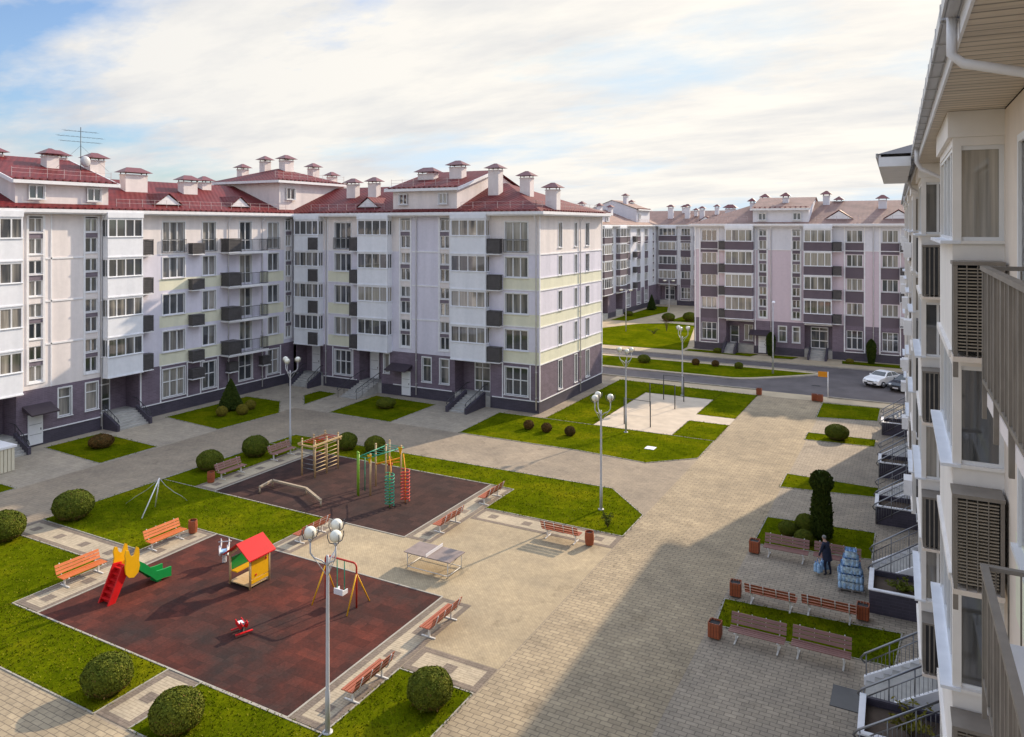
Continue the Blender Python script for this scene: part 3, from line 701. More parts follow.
    for t0,t1,da,db in ((-56.1,-52.5,-55.3,-54.2),(-47.9,-45.2,-47.7,-46.6),(-36.9,-33.2,-35.6,-34.0)):
        recess(root,off,FB,t0,t1,1.5,.98,4.1); door(root,off,FB,da,db,1.0,3.65,-1.45,db-da>1.3,solid=db-da<1.2)
    steps(root,off,FB,-35.6,-33.9,.95,3.0,7); steps(root,off,FB,-47.6,-45.6,.95,3.2,8,False); steps(root,off,FB,-55.2,-53,.95,1.6,6)
    door(root,off,FB,-42.75,-41.75,.15,2.4,.05,solid=True)
    MB(off).hexa([FB.p(-44,0,2.75),FB.p(-41.6,0,2.75),FB.p(-41.6,1.2,2.5),FB.p(-44,1.2,2.5),FB.p(-44,0,3.05),FB.p(-41.6,0,3.05),FB.p(-41.6,1.2,2.58),FB.p(-44,1.2,2.58)]).build('door_canopy',M['canopy'],root)
    for t in (-52.1,-41.1,-28.65): downpipe(root,off,FB,t,.3,16.9)
    for a,b in ((-52.4,-48.2),(-43.8,-37.2),(-33,-28.4)): trim.fb(FB,a,b,0,.05,.98,1.06)
    for z in (7.25,10.4,13.55): trim.fb(FB,-41.6,-38.7,0,.05,z,z+.12)
    for a,b in ((-52.0,-48.75),(-31.9,-28.45)):
        for z in (4.1,7.27,10.42,13.55): trim.fb(FB,a,b,0,.05,z,z+.08)
    for t in (-51.9,-37.2,-41.15): trim.fb(FB,t-.05,t+.05,0,.052,4.15,16.9)
    # ---- sunlit end wall
    op=[]; zn=[(57,73,13.6,18,1),(57,73,0,4.15,3),(57,73,0,.98,4)]+[(57,73,z,z+1.04,2) for z in (4.16,7.35,10.5)]
    for t0,t1 in ((61.6,62.35),(65.2,65.75),(67.9,68.75)):
        for i,z in enumerate(fl):
            a,b=(z+.5,z+2.7) if i==3 else (z+1.15,z+2.85); op.append((t0,t1,a,b)); window(root,off,FC,t0,t1,a,b,1)
        op.append((t0,t1,1.35,3.9)); window(root,off,FC,t0,t1,1.35,3.9,1); 
    wall(root,off,FC,58.05,72.2,0,17.1,op,zn,mats)
    for z in (4.08,5.2,7.27,8.35,10.42,11.5,13.52): trim.fb(FC,57.75,72.2,.002,.055,z,z+.09)
    trim.fb(FC,57.75,72.2,.002,.05,.98,1.06); downpipe(root,off,FC,66.4,.3,16.9); trim.fb(FC,57.7,57.85,0,.05,1,16.9); trim.fb(FC,72.05,72.2,0,.05,1,16.9)
    # back walls (plain, close the volume)
    MB(off).box(-71,-70.7,18,72.2,0,17.1).box(-70.7,-28.76,71.9,72.2,0,17.1).box(-70.7,-56.86,18,18.3,0,17.1).build('rear_wall',M['cream'],root)
    # ---- roof
    e=17.2; rz=20.2
    FAf=[(-55.95,17.5,e),(-55.95,57.15,e),(-63.75,65,rz),(-63.75,25,rz)]
    rf=roofsheet(root,off,'roof',[FAf,[(-55.95,57.15,e),(-27.85,57.15,e),(-35.5,65,rz),(-63.75,65,rz)],[(-27.85,57.15,e),(-27.85,72.8,e),(-35.5,65,rz)],
        [(-27.85,72.8,e),(-71.55,72.8,e),(-63.75,65,rz),(-35.5,65,rz)],[(-71.55,72.8,e),(-71.55,17.5,e),(-63.75,25,rz),(-63.75,65,rz)],[(-71.55,17.5,e),(-55.95,17.5,e),(-63.75,25,rz)]],'roof')
    c=MB(off); c.box(-56.45,-55.85,17.4,57.2,16.9,17.17); c.box(-56.2,-27.75,57.05,57.65,16.9,17.17); c.box(-28.35,-27.75,57.65,72.9,16.9,17.17)
    c.box(-56.3,-27.65,56.95,57.05,17.0,17.25); c.box(-55.85,-55.75,17.4,56.95,17.0,17.25); c.box(-27.75,-27.65,57.05,72.9,17.0,17.25)
    c.build('eaves',M['trim'],rf)
    def zA(u): return e+(-55.95-u)/7.8*3.0
    def zB(v): return e+(v-57.15)/7.85*3.0
    guard(rf,off,[(-56.9,38.5,zA(-56.9)),(-56.9,57,zA(-56.9))]); guard(rf,off,[(-54.5,58.1,zB(58.1)),(-45.2,58.1,zB(58.1))]); guard(rf,off,[(-36.5,58.1,zB(58.1)),(-28.9,58.1,zB(58.1)),(-28.75,71,17.5)])
    sn=MB(off); snowstop(sn,(-56.2,18,zA(-56.2)),(-56.2,57,zA(-56.2))); snowstop(sn,(-55.5,57.4,zB(57.4)),(-28.3,57.4,zB(57.4))); snowstop(sn,(-28.15,58,17.3),(-28.15,72,17.3)); sn.build('snow_guard',M['cap'],rf)['kind']='stuff'
    dormer(root,off,Frame((-57.3,0),(0,1),(1,0)),43.6,2.5,0,-3.2,17.85,.85); dormer(root,off,Frame((-57.3,0),(0,1),(1,0)),51.5,2.3,0,-3.2,17.85,.85)
    dormer(root,off,Frame((0,58.6),(1,0),(0,-1)),-47.6,2.5,0,-3.2,17.85,.85)
    # attics
    def attic(F,t0,t1,dep,z0,z1,rise,hip,wins,left=.4,right=.4):
        a=MB(off); a.fb(F,t0+.25,t1-.25,-.3,0,z0,z1); 
        for t in (t0,t1):
            p=[F.p(t,0,z0),F.p(t,0,z1),F.p(t,-dep,z1+(0 if hip else rise)),F.p(t,-2*dep,z1),F.p(t,-2*dep,z0)]
            v=Vector(F.p(.25 if t==t0 else -.25,0,0))-Vector(F.p(0,0,0)); a.ext(p,tuple(v))
        a.fb(F,t0+.25,t1-.25,-2*dep,-2*dep+.3,z0,z1)
        o=a.build('attic',M['cream'],root)
        for w0,w1,wa,wb in wins: window(o,off,F,w0,w1,wa,wb,2,d=.17,name='attic_window',sill=True,surround=.05)
        ov=.45; L,Rt=t0-left,t1+right; zl=z1+.02
        if hip: fs=[[F.p(L,ov,zl),F.p(Rt,ov,zl),F.p((t0+t1)/2+.4,-dep,z1+rise),F.p((t0+t1)/2-.4,-dep,z1+rise)],[F.p(Rt,ov,zl),F.p(Rt,-2*dep-ov,zl),F.p((t0+t1)/2+.4,-dep,z1+rise)],
            [F.p(Rt,-2*dep-ov,zl),F.p(L,-2*dep-ov,zl),F.p((t0+t1)/2-.4,-dep,z1+rise),F.p((t0+t1)/2+.4,-dep,z1+rise)],[F.p(L,-2*dep-ov,zl),F.p(L,ov,zl),F.p((t0+t1)/2-.4,-dep,z1+rise)]]
        else: fs=[[F.p(L,ov,zl),F.p(Rt,ov,zl),F.p(Rt,-dep,z1+rise+.08),F.p(L,-dep,z1+rise+.08)],[F.p(L,-2*dep-ov,zl),F.p(Rt,-2*dep-ov,zl),F.p(Rt,-dep,z1+rise+.08),F.p(L,-dep,z1+rise+.08)]]
        r=roofsheet(o,off,'attic_roof',fs,'roof')
        f=MB(off); f.fb(F,L,Rt,ov-.02,ov+.08,zl-.22,zl+.03); f.fb(F,L,Rt,.0,ov-.02,zl-.2,zl-.12)
        if hip: f.fb(F,Rt-.02,Rt+.08,-2*dep-ov,ov-.03,zl-.22,zl+.03); f.fb(F,L-.08,L+.02,-2*dep-ov,ov-.03,zl-.22,zl+.03)
        else:
            for t in (L-.05,Rt-.03): 
                f.hexa([F.p(t,ov-.03,zl-.24),F.p(t+.08,ov-.03,zl-.24),F.p(t+.08,-dep,z1+rise-.18),F.p(t,-dep,z1+rise-.18),F.p(t,ov-.03,zl+.04),F.p(t+.08,ov-.03,zl+.04),F.p(t+.08,-dep,z1+rise+.12),F.p(t,-dep,z1+rise+.12)])
        f.build('attic_eaves',M['trim'],o)
        q=.25; guard(o,off,[F.p(L+.3,ov-.7,zl+.3),F.p(Rt-.3,ov-.7,zl+.3)],.7,name='attic_railing')
        s=MB(off); snowstop(s,F.p(L+.1,ov-.25,zl+.08),F.p(Rt-.1,ov-.25,zl+.08)); s.build('attic_snow_guard',M['cap'],o)['kind']='stuff'
        return o
    attic(Frame((-57.2,0),(0,1),(1,0)),30.9,38.0,6.4,17.5,19.3,2.2,False,[(31.8,32.9,18.0,19.0),(36.2,37.3,17.95,18.95)],.4,.7)
    attic(Frame((0,58.2),(1,0),(0,-1)),-44.2,-37.0,6.8,17.5,19.45,2.0,False,[(-43.4,-42.5,18.05,19.0),(-38.9,-38.0,18.05,19.0)],.7,.35)
    attic(Frame((-57.2,0),(0,1),(1,0)),56.4,66.2,4.8,17.6,20.6,1.7,True,[(57.3,58.5,18.75,19.9)],.6,.6)
    for cx,cy,wx,wy,z0,z1 in ((-61,35.6,1.0,1.2,20.3,22.15),(-61,39.3,1.0,1.6,18.9,22.1),(-61,42.9,1.0,2.6,18.9,21.1),(-61,48.5,1.0,1.9,18.6,20.75),(-63.6,32.6,1.0,1.7,21,22.2),(-64.5,38.2,1.0,1.6,20.5,22.4),(-62.5,51.6,1,1.3,19,20.9),
        (-67.5,61.0,1,1.2,19.0,23.0),(-64.0,61.0,1,1.1,21.5,23.75),(-61.5,61.7,1.1,1.6,21.6,23.8),(-61,65.4,1,1.3,20.5,23.15),(-62.5,70.2,.9,1.3,19,22.5),
        (-52.3,62,1.4,.9,18.5,20.95),(-49.5,62,1.3,.9,18.5,21.0),(-42.8,62,2.3,1,20,21.75),(-39.3,62,1.7,1.1,20,22.3),(-35.1,62,1.35,1.1,18.5,21.85),(-32.3,63,1.3,1,18.3,21.1),(-28.9,61.5,1.35,1,17.4,19.85)):
        chimney(root,off,cx,cy,wx,wy,z0,z1)
    an=MB(off); an.tube([(-60.5,37.8,20.5),(-60.5,37.8,24.1)],.03,5)
    for z,l in ((22.9,1.7),(23.3,1.9),(23.75,1.4)):
        an.tube([(-60.5,37.8-l,z-.05),(-60.5,37.8+l,z+.05)],.015,4)
        for k in range(-5,6): an.tube([(-60.8,37.8+k*l/5,z),(-60.2,37.8+k*l/5,z)],.008,4)
    for dy in (-2.2,2.2): an.tube([(-60.5,37.8,22.6),(-60.2,37.8+dy,20.6)],.01,4)
    an.build('roof_antenna',M['darksteel'],root)
    MB(off).sph((-60.2,38.0,21.3),(.18,.45,.45),12,8).build('satellite_dish',M['polegrey'],root)
    return root
building_a()

def building_plum(name, label, segs, off, rear, roofparts, chim, ents=True, attics=(), base='pink'):
    # lilac and plum blocks beyond the road; segs: (Frame, t0, t1, cols)
    root=thing(name,label,'apartment building',off); S=SD; fl=S['floors']
    mats=[M[base],M['paleblue'],M['plum'],M['purple'],M['plinth']]
    trim=TrimParts(off,root)
    for F,t0,t1,cols in segs:
        op=[]; zn=[(t0-1,t1+1,13.05,17,1),(t0-1,t1+1,0,4.15,3),(t0-1,t1+1,0,.98,4)]
        for c in cols:
            k=c[0]
            if k=='win':
                a,b=c[1],c[2]
                for i,z in enumerate(fl):
                    op.append((a,b,z+1.08,z+2.5)); window(root,off,F,a,b,z+1.08,z+2.5,3,surround=.0)
                    zn.append((a-.12,b+.12,z-.35 if i else 4.15,z+1.08,2))
                op.append((a,b,1.4,3.6)); window(root,off,F,a,b,1.4,3.6,3,transom=.6,surround=0)
                for t in (a-.28,b+.14): trim.fb(F,t,t+.14,0,.07,1.0,15.9)
                trim.fb(F,a-.1,b+.1,0,.06,.98,1.08)
            elif k=='bay':
                a,b=c[1],c[2]; op.append((a,b,0,4.1)); bay(root,off,F,a,b,.8,S,4); recess(root,off,F,a,b,1.4,.98,4.1)
                if c[3]: door(root,off,F,(a+b)/2-.95,(a+b)/2+.95,1.0,3.6,-1.35)
                else: door(root,off,F,a+.3,a+1.3,1.0,3.2,-1.35,False); window(root,off,F,b-1.4,b-.3,1.4,3.4,2,d=-1.2,surround=0)
                if ents: steps(root,off,F,(a+b)/2-.8 if c[3] else a+.1,(a+b)/2+.9 if c[3] else a+1.3,.95,1.9,6)
            elif k=='ac':
                for z in fl: screen(root,off,F,c[1],c[2],z,z+1.05)
            elif k=='stair': stair(root,off,F,c[1],c[2],S,op)
            elif k=='gwin': op.append((c[1],c[2],1.7,3.6)); window(root,off,F,c[1],c[2],1.7,3.6,1,transom=.7)
            elif k=='door':
                door(root,off,F,c[1],c[2],.15,2.3,.05,solid=True)
                MB(off).hexa([F.p(c[1]-1,0,2.6),F.p(c[2]+.5,0,2.6),F.p(c[2]+.5,1.2,2.4),F.p(c[1]-1,1.2,2.4),F.p(c[1]-1,0,3.0),F.p(c[2]+.5,0,3.0),F.p(c[2]+.5,1.2,2.5),F.p(c[1]-1,1.2,2.5)]).build('door_canopy',M['canopy'],root)
            elif k=='pipe': downpipe(root,off,F,c[1],.3,15.9)
            elif k=='trim': trim.fb(F,c[1]-.06,c[1]+.06,0,.06,1.0,15.9)
        wall(root,off,F,t0,t1,0,16.1,op,zn,mats)
        trim.fb(F,t0,t1,.002,.05,13.0,13.09)
    b=MB(off)
    for r in rear: b.box(*r)
    b.build('rear_wall',M['paleblue'],root)
    fs,eaves,guards,dorm=roofparts
    rf=roofsheet(root,off,'roof',fs,'roofbrown')
    c=MB(off)
    for q in eaves: c.box(*q)
    c.build('eaves',M['trim'],rf)
    for g in guards: guard(rf,off,g)
    for d in dorm: dormer(root,off,*d,mat='roof')
    for q in chim: chimney(root,off,q[0],q[1],q[2]*.8,q[3]*.8,q[4],q[5]-.25,bodymat='paleblue')
    for (F,t0,t1,dep,z0,z1,rise,wins) in attics:
        a=MB(off); a.fb(F,t0+.25,t1-.25,-.3,0,z0,z1)
        for t in (t0,t1-.25): a.ext([F.p(t,0,z0),F.p(t,0,z1),F.p(t,-dep,z1+rise),F.p(t,-2*dep,z1),F.p(t,-2*dep,z0)],tuple(Vector(F.p(.25,0,0))-Vector(F.p(0,0,0))))
        o=a.build('attic',M['paleblue'],root)
        for w in wins: window(o,off,F,*w,2,d=.17,name='attic_window',surround=.05)
        roofsheet(o,off,'attic_roof',[[F.p(t0-.2,.5,z1),F.p(t1+.2,.5,z1),F.p(t1+.2,-dep,z1+rise+.08),F.p(t0-.2,-dep,z1+rise+.08)],[F.p(t0-.2,-2*dep,z1),F.p(t1+.2,-2*dep,z1),F.p(t1+.2,-dep,z1+rise+.08),F.p(t0-.2,-dep,z1+rise+.08)]],'roofbrown')
        MB(off).fb(F,t0-.25,t1+.25,.45,.55,z1-.2,z1+.03).fb(F,t0-.2,t1+.2,0,.45,z1-.16,z1-.1).build('attic_eaves',M['trim'],o)
        s=MB(off); snowstop(s,F.p(t0,.2,z1+.12),F.p(t1,.2,z1+.12)); s.build('attic_snow_guard',M['cap'],o)['kind']='stuff'
    return root
FD=Frame((0,98),(1,0),(0,-1))
building_plum('apartment_building','lilac and plum five storey apartment block across the road behind the white car',
 [(FD,-25.7,14,[('trim',-25.55),('win',-24.75,-22.8),('ac',-22.45,-21.65),('bay',-21.6,-18.2,0),('trim',-18.0),('stair',-17.55,-16.65),('pipe',-16.1),('gwin',-15.2,-14.3),('gwin',-13.55,-12.75),
   ('door',-17.6,-16.7),('stair',-13.6,-12.7),('bay',-12.2,-9.05,1),('ac',-8.95,-8.0),('win',-7.5,-5.75),('trim',-3.95),('pipe',-4.6),('win',-3.7,-2.0),('ac',-1.8,-1.0),('bay',-.9,2.4,1),('stair',3.2,4.1),('win',6,8),('win',10,12)])],
 (-25.7,98,0),[(-25.7,14,111.7,112,0,16.1),(-25.7,-25.4,98.35,111.7,0,16.1),(13.7,14,98.35,111.7,0,16.1)],
 ([[(-26.2,97.4,16.25),(14.5,97.4,16.25),(14.5,105,19.2),(-18.4,105,19.2)],[(-26.2,97.4,16.25),(-26.2,112.6,16.25),(-18.4,105,19.2)],[(-26.2,112.6,16.25),(14.5,112.6,16.25),(14.5,105,19.2),(-18.4,105,19.2)]],
  [(-26.15,14.4,97.35,97.95,15.95,16.2),(-26.25,14.5,97.25,97.35,16.05,16.28),(-26.15,-25.75,97.95,112,15.95,16.2)],
  [[(-25.2,98.2,16.6),(-19,98.2,16.6)],[(-11,98.2,16.6),(13,98.2,16.6)]],
  [(Frame((0,98.9),(1,0),(0,-1)),-8.4,2.9,0,-3,16.85,.95),(Frame((0,98.9),(1,0),(0,-1)),-2.0,2.9,0,-3,16.85,.95)]),
 [(-19.2,102.5,.8,1,18,19.9),(-18.0,105,1.2,1,18.5,20.5),(-14.8,101,1.1,.9,18.6,20.45),(-10.3,104,1.2,1,18.5,20.7),(-8.9,105,1,1,18.5,20.0),(-3.8,102.5,1.4,1,18,20.0),(-.2,103,1.6,1,18,20.0),(2,103,1.2,1,18,20),(-23,107,2,1,17.5,19.2)],
 attics=[(FD,-18.3,-11.7,6.0,16.2,18.15,1.5,[(-17.6,-16.7,16.75,17.6),(-13.5,-12.6,16.75,17.6)])])
FE1=Frame((-47,0),(0,1),(1,0)); FE2=Frame((0,150),(1,0),(0,-1))
building_plum('apartment_building','farthest apartment block in the gap behind the corner of the long cream block',
 [(FE1,100,150,[('bay',102,105.2,1),('stair',107,108),('bay',110.5,113.7,1),('win',115.5,117.4),('bay',118.6,122.2,0),('ac',122.3,123.2),('stair',123.7,124.7),('bay',126.2,129.6,1),('ac',129.7,130.6),('win',131.6,133.6),('ac',135,136),('win',137.5,139.5),('win',142,144),('stair',147,148)]),
  (FE2,-47,-15,[('bay',-46.4,-42.9,1),('trim',-42.6),('win',-42.0,-40.2),('trim',-39.6),('bay',-39.2,-35.6,0),('win',-34,-32),('bay',-30,-27,1),('win',-25,-23),('win',-20,-18)])],
 (-47,150,0),[(-61,-47.4,100,100.3,0,16.1),(-61,-60.7,100.3,164,0,16.1),(-60.7,-15,163.7,164,0,16.1),(-15.3,-15,150.4,163.7,0,16.1)],
 ([[(-46.4,99.5,16.25),(-46.4,149.4,16.25),(-54,157,19.2),(-54,107,19.2)],[(-46.4,149.4,16.25),(-14.5,149.4,16.25),(-22,157,19.2),(-54,157,19.2)],[(-14.5,149.4,16.25),(-14.5,164.6,16.25),(-22,157,19.2)],
   [(-14.5,164.6,16.25),(-61.6,164.6,16.25),(-54,157,19.2),(-22,157,19.2)],[(-61.6,164.6,16.25),(-61.6,99.5,16.25),(-54,107,19.2),(-54,157,19.2)],[(-61.6,99.5,16.25),(-46.4,99.5,16.25),(-54,107,19.2)]],
  [(-46.95,-46.35,99.6,149.35,15.95,16.2),(-46.3,-14.5,149.35,149.95,15.95,16.2)],
  [[(-47.2,125,16.7),(-47.2,148,16.7)],[(-45,150.3,16.7),(-30,150.3,16.7)]],
  [(Frame((0,151),(1,0),(0,-1)),-37.4,2.6,0,-3,16.9,.9)]),
 [(-50,126,1,1.5,18,20.3),(-51,134,1,1.5,18,20.2),(-50.5,141,1.1,1.6,19,22.6),(-51,146,1,1.4,19,21.5),(-45,153,1.6,1,17.5,20.6),(-41.5,153,1.5,1,17.5,20.7),(-38.5,153,1.4,1,17.5,20.2),(-33,154,1.4,1,17.5,20.2),(-50,118,1,1.3,18.5,20.4),(-52,150,1.2,1.2,18,21),(-43,156,1.3,1,18,20.6),(-36,155,1.2,1,18,20.6),(-40,154,1,1,18,19.9)],False,
 attics=[(Frame((-47.6,0),(0,1),(1,0)),118,124.6,6,16.3,18.2,1.6,[(119,120,16.8,17.6),(122.6,123.6,16.8,17.6)]),(Frame((-47.6,0),(0,1),(1,0)),139,147,5,16.3,19.2,1.8,[(140,141,17.3,18.3)])],base='paleblue')

# ---- block the photograph is taken from: local frame turned 1.3 degrees
def building_r():
    root=thing('apartment_building','near apartment block seen edge on along the right with bay windows and balconies','apartment building',(0,0,0),R(1.3))
    off=(0,0,0); dz=.65
    S=dict(SA); S['floors']=[z+dz for z in SA['floors']]; S['top']=17.635; S['whitemat']='warmwhite'; S['sillout']=.15; S['sillmat']=2; S['baytop']=17.35; S['stair']=[(a+dz,b+dz) for a,b in SA['stair']]
    fl=S['floors']; W=1.33
    F=Frame((W,0),(0,1),(-1,0)); mats=[M['beige'],M['beige'],M['yellow'],M['purple'],M['plinth']]
    op=[]; zn=[(-30,80,0,4.8,3),(-30,80,0,1.6,4)]
    bays=[(12.35,15.75),(22.2,25.4),(33.6,36.8),(43.4,46.6),(54.4,57.6),(63.6,66.8)]
    for a,b in bays: bay(root,off,F,a,b,.62 if a<20 else .75,S); op.append((a,b,0,4.7)); recess(root,off,F,a,b,1.4,1.6,4.7); door(root,off,F,a+.5,b-.7,1.65,4.2,-1.35)
    for a,b in ((17.0,18.0),(20.6,21.6),(38.0,39.0),(41.8,42.8),(58.8,59.8),(62,63)): stair(root,off,F,a,b,S,op)
    for a,b in ((8.3,10.75),(1.5,3.5),(26.9,29.0),(30.5,32.4),(48,50.1),(51.6,53.6),(67.6,69.3)):
        for i,z in enumerate(fl):
            za,zb=(z+.15,z+2.75) if i==3 else (z+1.1,z+2.85); op.append((a,b,za,zb)); window(root,off,F,a,b,za,zb,3 if b-a>2 else 2,transom=.4 if i==3 else None)
            if i<3: zn.append((a-.9,b+.5,z+.04,z+1.1,2))
        op.append((a,b,2.0,4.4)); window(root,off,F,a,b,2.0,4.4,3,transom=.55)
    wall(root,off,F,-6,70,0,17.6,op,zn,mats)
    MB(off).box(W+.36,14,69.65,70,0,17.6).box(W+.36,14,-6,-5.65,0,17.6).box(14,14.3,-6,70,0,17.6).build('rear_wall',M['cream'],root)
    for i,z in enumerate(fl):
        q=MB(off); q.fb(F,11.93,12.30,.09,.60,z+.03,z+1.2,1)
        for k in range(26): q.fb(F,11.87,11.925,.11,.585,z+.06+k*.044,z+.078+k*.044,2)
        for dd in (.06,.235,.36,.485,.60): q.fb(F,11.855 if dd in (.06,.60) else 11.86,11.90,dd-.012,dd+.035 if dd in (.06,.60) else dd+.0,z-.02,z+1.22,0)
        for k in range(5): q.fb(F,11.95+k*.085,11.985+k*.085,.605,.63,z-.02,z+1.22,0)
        q.fb(F,11.84,12.31,.04,.65,z+1.221,z+1.27,0); q.fb(F,11.845,12.31,.045,.645,z-.09,z-.021,3)
        q.fb(F,11.85,11.93,.58,.64,z-.3,z-.091,0); q.build('air_conditioner_screen',[M['steel'],M['rubberblack'],M['louvre'],M['beige']],root)
        for a in (25.5,32.7,46.7,53.5): screen(root,off,F,a,a+.85,z,z+1.24)
        for a in (21.55,43.0):
            q=MB(off); q.fb(F,a+.06,a+.6,.09,.70,z+.03,z+1.2,1)
            for k in range(7): q.fb(F,a,a+.05,.07+k*.1,.10+k*.1,z-.02,z+1.22,0); q.fb(F,a+.07+k*.08,a+.105+k*.08,.705,.735,z-.02,z+1.22,0)
            q.fb(F,a-.02,a+.63,.04,.75,z+1.221,z+1.27,0); q.fb(F,a-.01,a+.63,.045,.745,z-.09,z-.021,2); q.build('air_conditioner_screen',[M['steel'],M['darksteel'],M['beige']],root)
        for a,d in (((34.0,.76),(55.2,.76),(64.4,.76),(45.0,.76)) if i!=1 else ((44.2,.76),(64.0,.76))):
            MB(off).fb(F,a+i*.35,a+i*.35+.85,d,d+.30,z+.45,z+1.05).build('air_conditioner',M['trim'],root)
        # small projecting balcony with steel bars beside the window
        q0,q1,d=6.2,9.35,.50
        b=MB(off).fb(F,q0,q1,.002,d-.02,z-.14,z+.0).build('balcony',M['cream'],root)
        r=MB(off); zt=z+1.33
        r.fb(F,q0,q1+.03,d-.035,d+.04,zt-.045,zt); r.fb(F,q0,q1,d-.02,d+.02,z+.1,z+.14)
        n=18
        for k in range(n+1):
            t=q0+(q1-q0)*k/n; w=.026 if k%3==0 else .015
            r.fb(F,t-w,t+w,d-.012 if k%3 else d-.02,d+.012 if k%3 else d+.022,z-.28 if k%6==0 else z+.14,zt-.045)
        for t in (q0,q1): r.fb(F,t-.035,t+.035,0,d-.036,zt-.046,zt-.002); r.fb(F,t-.02,t+.02,0,d-.03,z+.1,z+.138)
        for k in range(4): r.fb(F,q1-.01,q1+.01,.06+k*.11,.075+k*.11,z+.14,zt-.05)
        r.build('balcony_railing',M['steel'],b)
        if i in (1,2):
            a=MB(off).fb(F,7.6,8.5,.08,.38,z+.15,z+.95).build('air_conditioner',M['trim'],b)
            g=MB(off); 
            for k in range(7): g.fb(F,7.68,8.2,.381,.395,z+.25+k*.09,z+.29+k*.09)
            g.build('fan_grille',M['steel'],a)
    # roof, gutter, soffit
    e=17.88
    roofsheet(root,off,'roof',[[(.42,-8,e),(.42,70.6,e),(7.8,63,20.9),(7.8,-8,20.9)],[(.42,70.6,e),(15.1,70.6,e),(7.8,63,20.9)],[(15.1,70.6,e),(15.1,-8,e),(7.8,-8,20.9),(7.8,63,20.9)]],'roof')
    so=MB(off); so.box(.50,W-.002,-7,70.5,17.62,17.66); so.build('soffit',M['soffit'],root)
    g=MB(off)
    for q0,q1 in ((-7,7.35),(7.42,70.5)):
        g.box(.36,.46,q0,q1,17.76,17.79); g.box(.34,.365,q0,q1,17.76,17.90); g.box(.455,.475,q0,q1,17.76,17.92)
    k=-6
    while k<70: g.box(.335,.48,k,k+.03,17.745,17.915); k+=.9
    g.build('gutter',M['polegrey'],root)
    MB(off).box(.476,.50,-7,70.5,17.60,17.86).build('fascia',M['white'],root)
    mb=MB(off); mb.tube([(.42,7.38,17.8),(.42,7.38,17.45),(.50,7.34,17.36),(1.18,7.2,17.15),(W-.06,7.18,17.05),(W-.06,7.18,.4)],.043,10); mb.build('downpipe',M['pipe'],root)
    for q in (19.5,30,48.5): mb=MB(off); mb.tube([(.42,q,17.8),(.42,q,17.45),(.5,q,17.3),(W-.06,q,16.9),(W-.06,q,.4)],.055,6); mb.build('downpipe',M['pipe'],root)
    # projecting roof piece further along
    x0,x1,y0,y1=-.36,.335,22.0,31.0
    o=MB(off).box(x0,x1,y0,y1,17.55,17.62).box(x0-.05,x0,y0-.05,y1,17.55,17.86).box(x0,x1,y0-.05,y0,17.55,17.80).build('projecting_eaves',M['trim'],root)
    roofsheet(o,off,'projecting_roof',[[(x0-.1,y0-.1,17.87),(x0-.1,y1,17.87),(3.0,y1,19.0),(3.0,y0+2,19.0)],[(x0-.1,y0-.1,17.87),(3.0,y0-.1,17.9),(3.0,y0+2,19.0)]],'canopy')
    MB(off).box(x0-.12,x0-.06,y0,y1,17.80,17.9).build('gutter',M['polegrey'],o)
    for z in fl: MB(off).fb(F,-6,8.2,.0,.03,z-.15,z-.05).build('string_course',M['trim'],root)
    # entrance stairs, rails and planters
    def sloped(v, x0=-1.65,x1=1.25,zb=.0):
        r=MB(off); x0+=.72
        def zz(x): return zb+(x-x0)/(x1-x0)*1.55
        r.tube([(x0-.05,v,zz(x0)+.75),(x0-.18,v,zz(x0)+.9),(x0-.05,v,zz(x0)+1.08),(x1,v,zz(x1)+1.08)],.035,7)
        r.tube([(x0,v,zz(x0)+.8),(x1,v,zz(x1)+.8)],.02,6); r.tube([(x0,v,zz(x0)+.12),(x1,v,zz(x1)+.12)],.02,6)
        n=18
        for i in range(n+1):
            x=x0+(x1-x0)*i/n; r.tube([(x,v,zz(x)-.05 if i%6==0 else zz(x)+.12),(x,v,zz(x)+(1.08 if i%6==0 else .8))],.024 if i%6==0 else .009,5)
        return r
    for v0,pl in ((26.9,24.6),(36.9,34.55),(47.2,45.0),(55.6,53.4),(66.4,64.4)):
        st=MB(off); n=8; h=.72
        for i in range(n): st.box(-1.65+h+i*(.36-h/8),1.3,v0,v0+2.1,.0 if i==0 else .195*i+.0005,.195*(i+1))
        for vv in (v0-.14,v0+2.1): st.hexa([(-1.72+h,vv,0),(1.3,vv,0),(1.3,vv+.14,0),(-1.72+h,vv+.14,0),(-1.72+h,vv,.3),(1.3,vv,1.72),(1.3,vv+.14,1.72),(-1.72+h,vv+.14,.3)],1)
        s=st.build('entrance_stairs',[M['concrete'],M['trim']],root)
        sloped(v0-.07).build('handrail',M['chrome'],s); sloped(v0+2.17).build('handrail',M['chrome'],s)
        p=MB(off); p.box(-1.72+h,-1.6+h,pl,v0-.16,0,.95,0); p.box(-1.6+h,1.3,pl,pl+.12,0,.95,0); p.box(-1.6+h,1.3,v0-.28,v0-.16,0,.95,0); p.box(-1.6+h,1.3,pl+.12,v0-.28,0,.72,1)
        p.box(-1.76+h,1.3,pl-.04,pl+.14,.951,1.0,2); p.box(-1.76+h,-1.57+h,pl+.141,v0-.17,.951,1.0,2)
        p.build('planter',[M['plinth'],M['stem'],M['trim']],s)
        if v0<30 or v0>40: sloped(pl-.02,-1.68,1.25,.0).build('handrail',M['chrome'],s)
    return root
building_r()

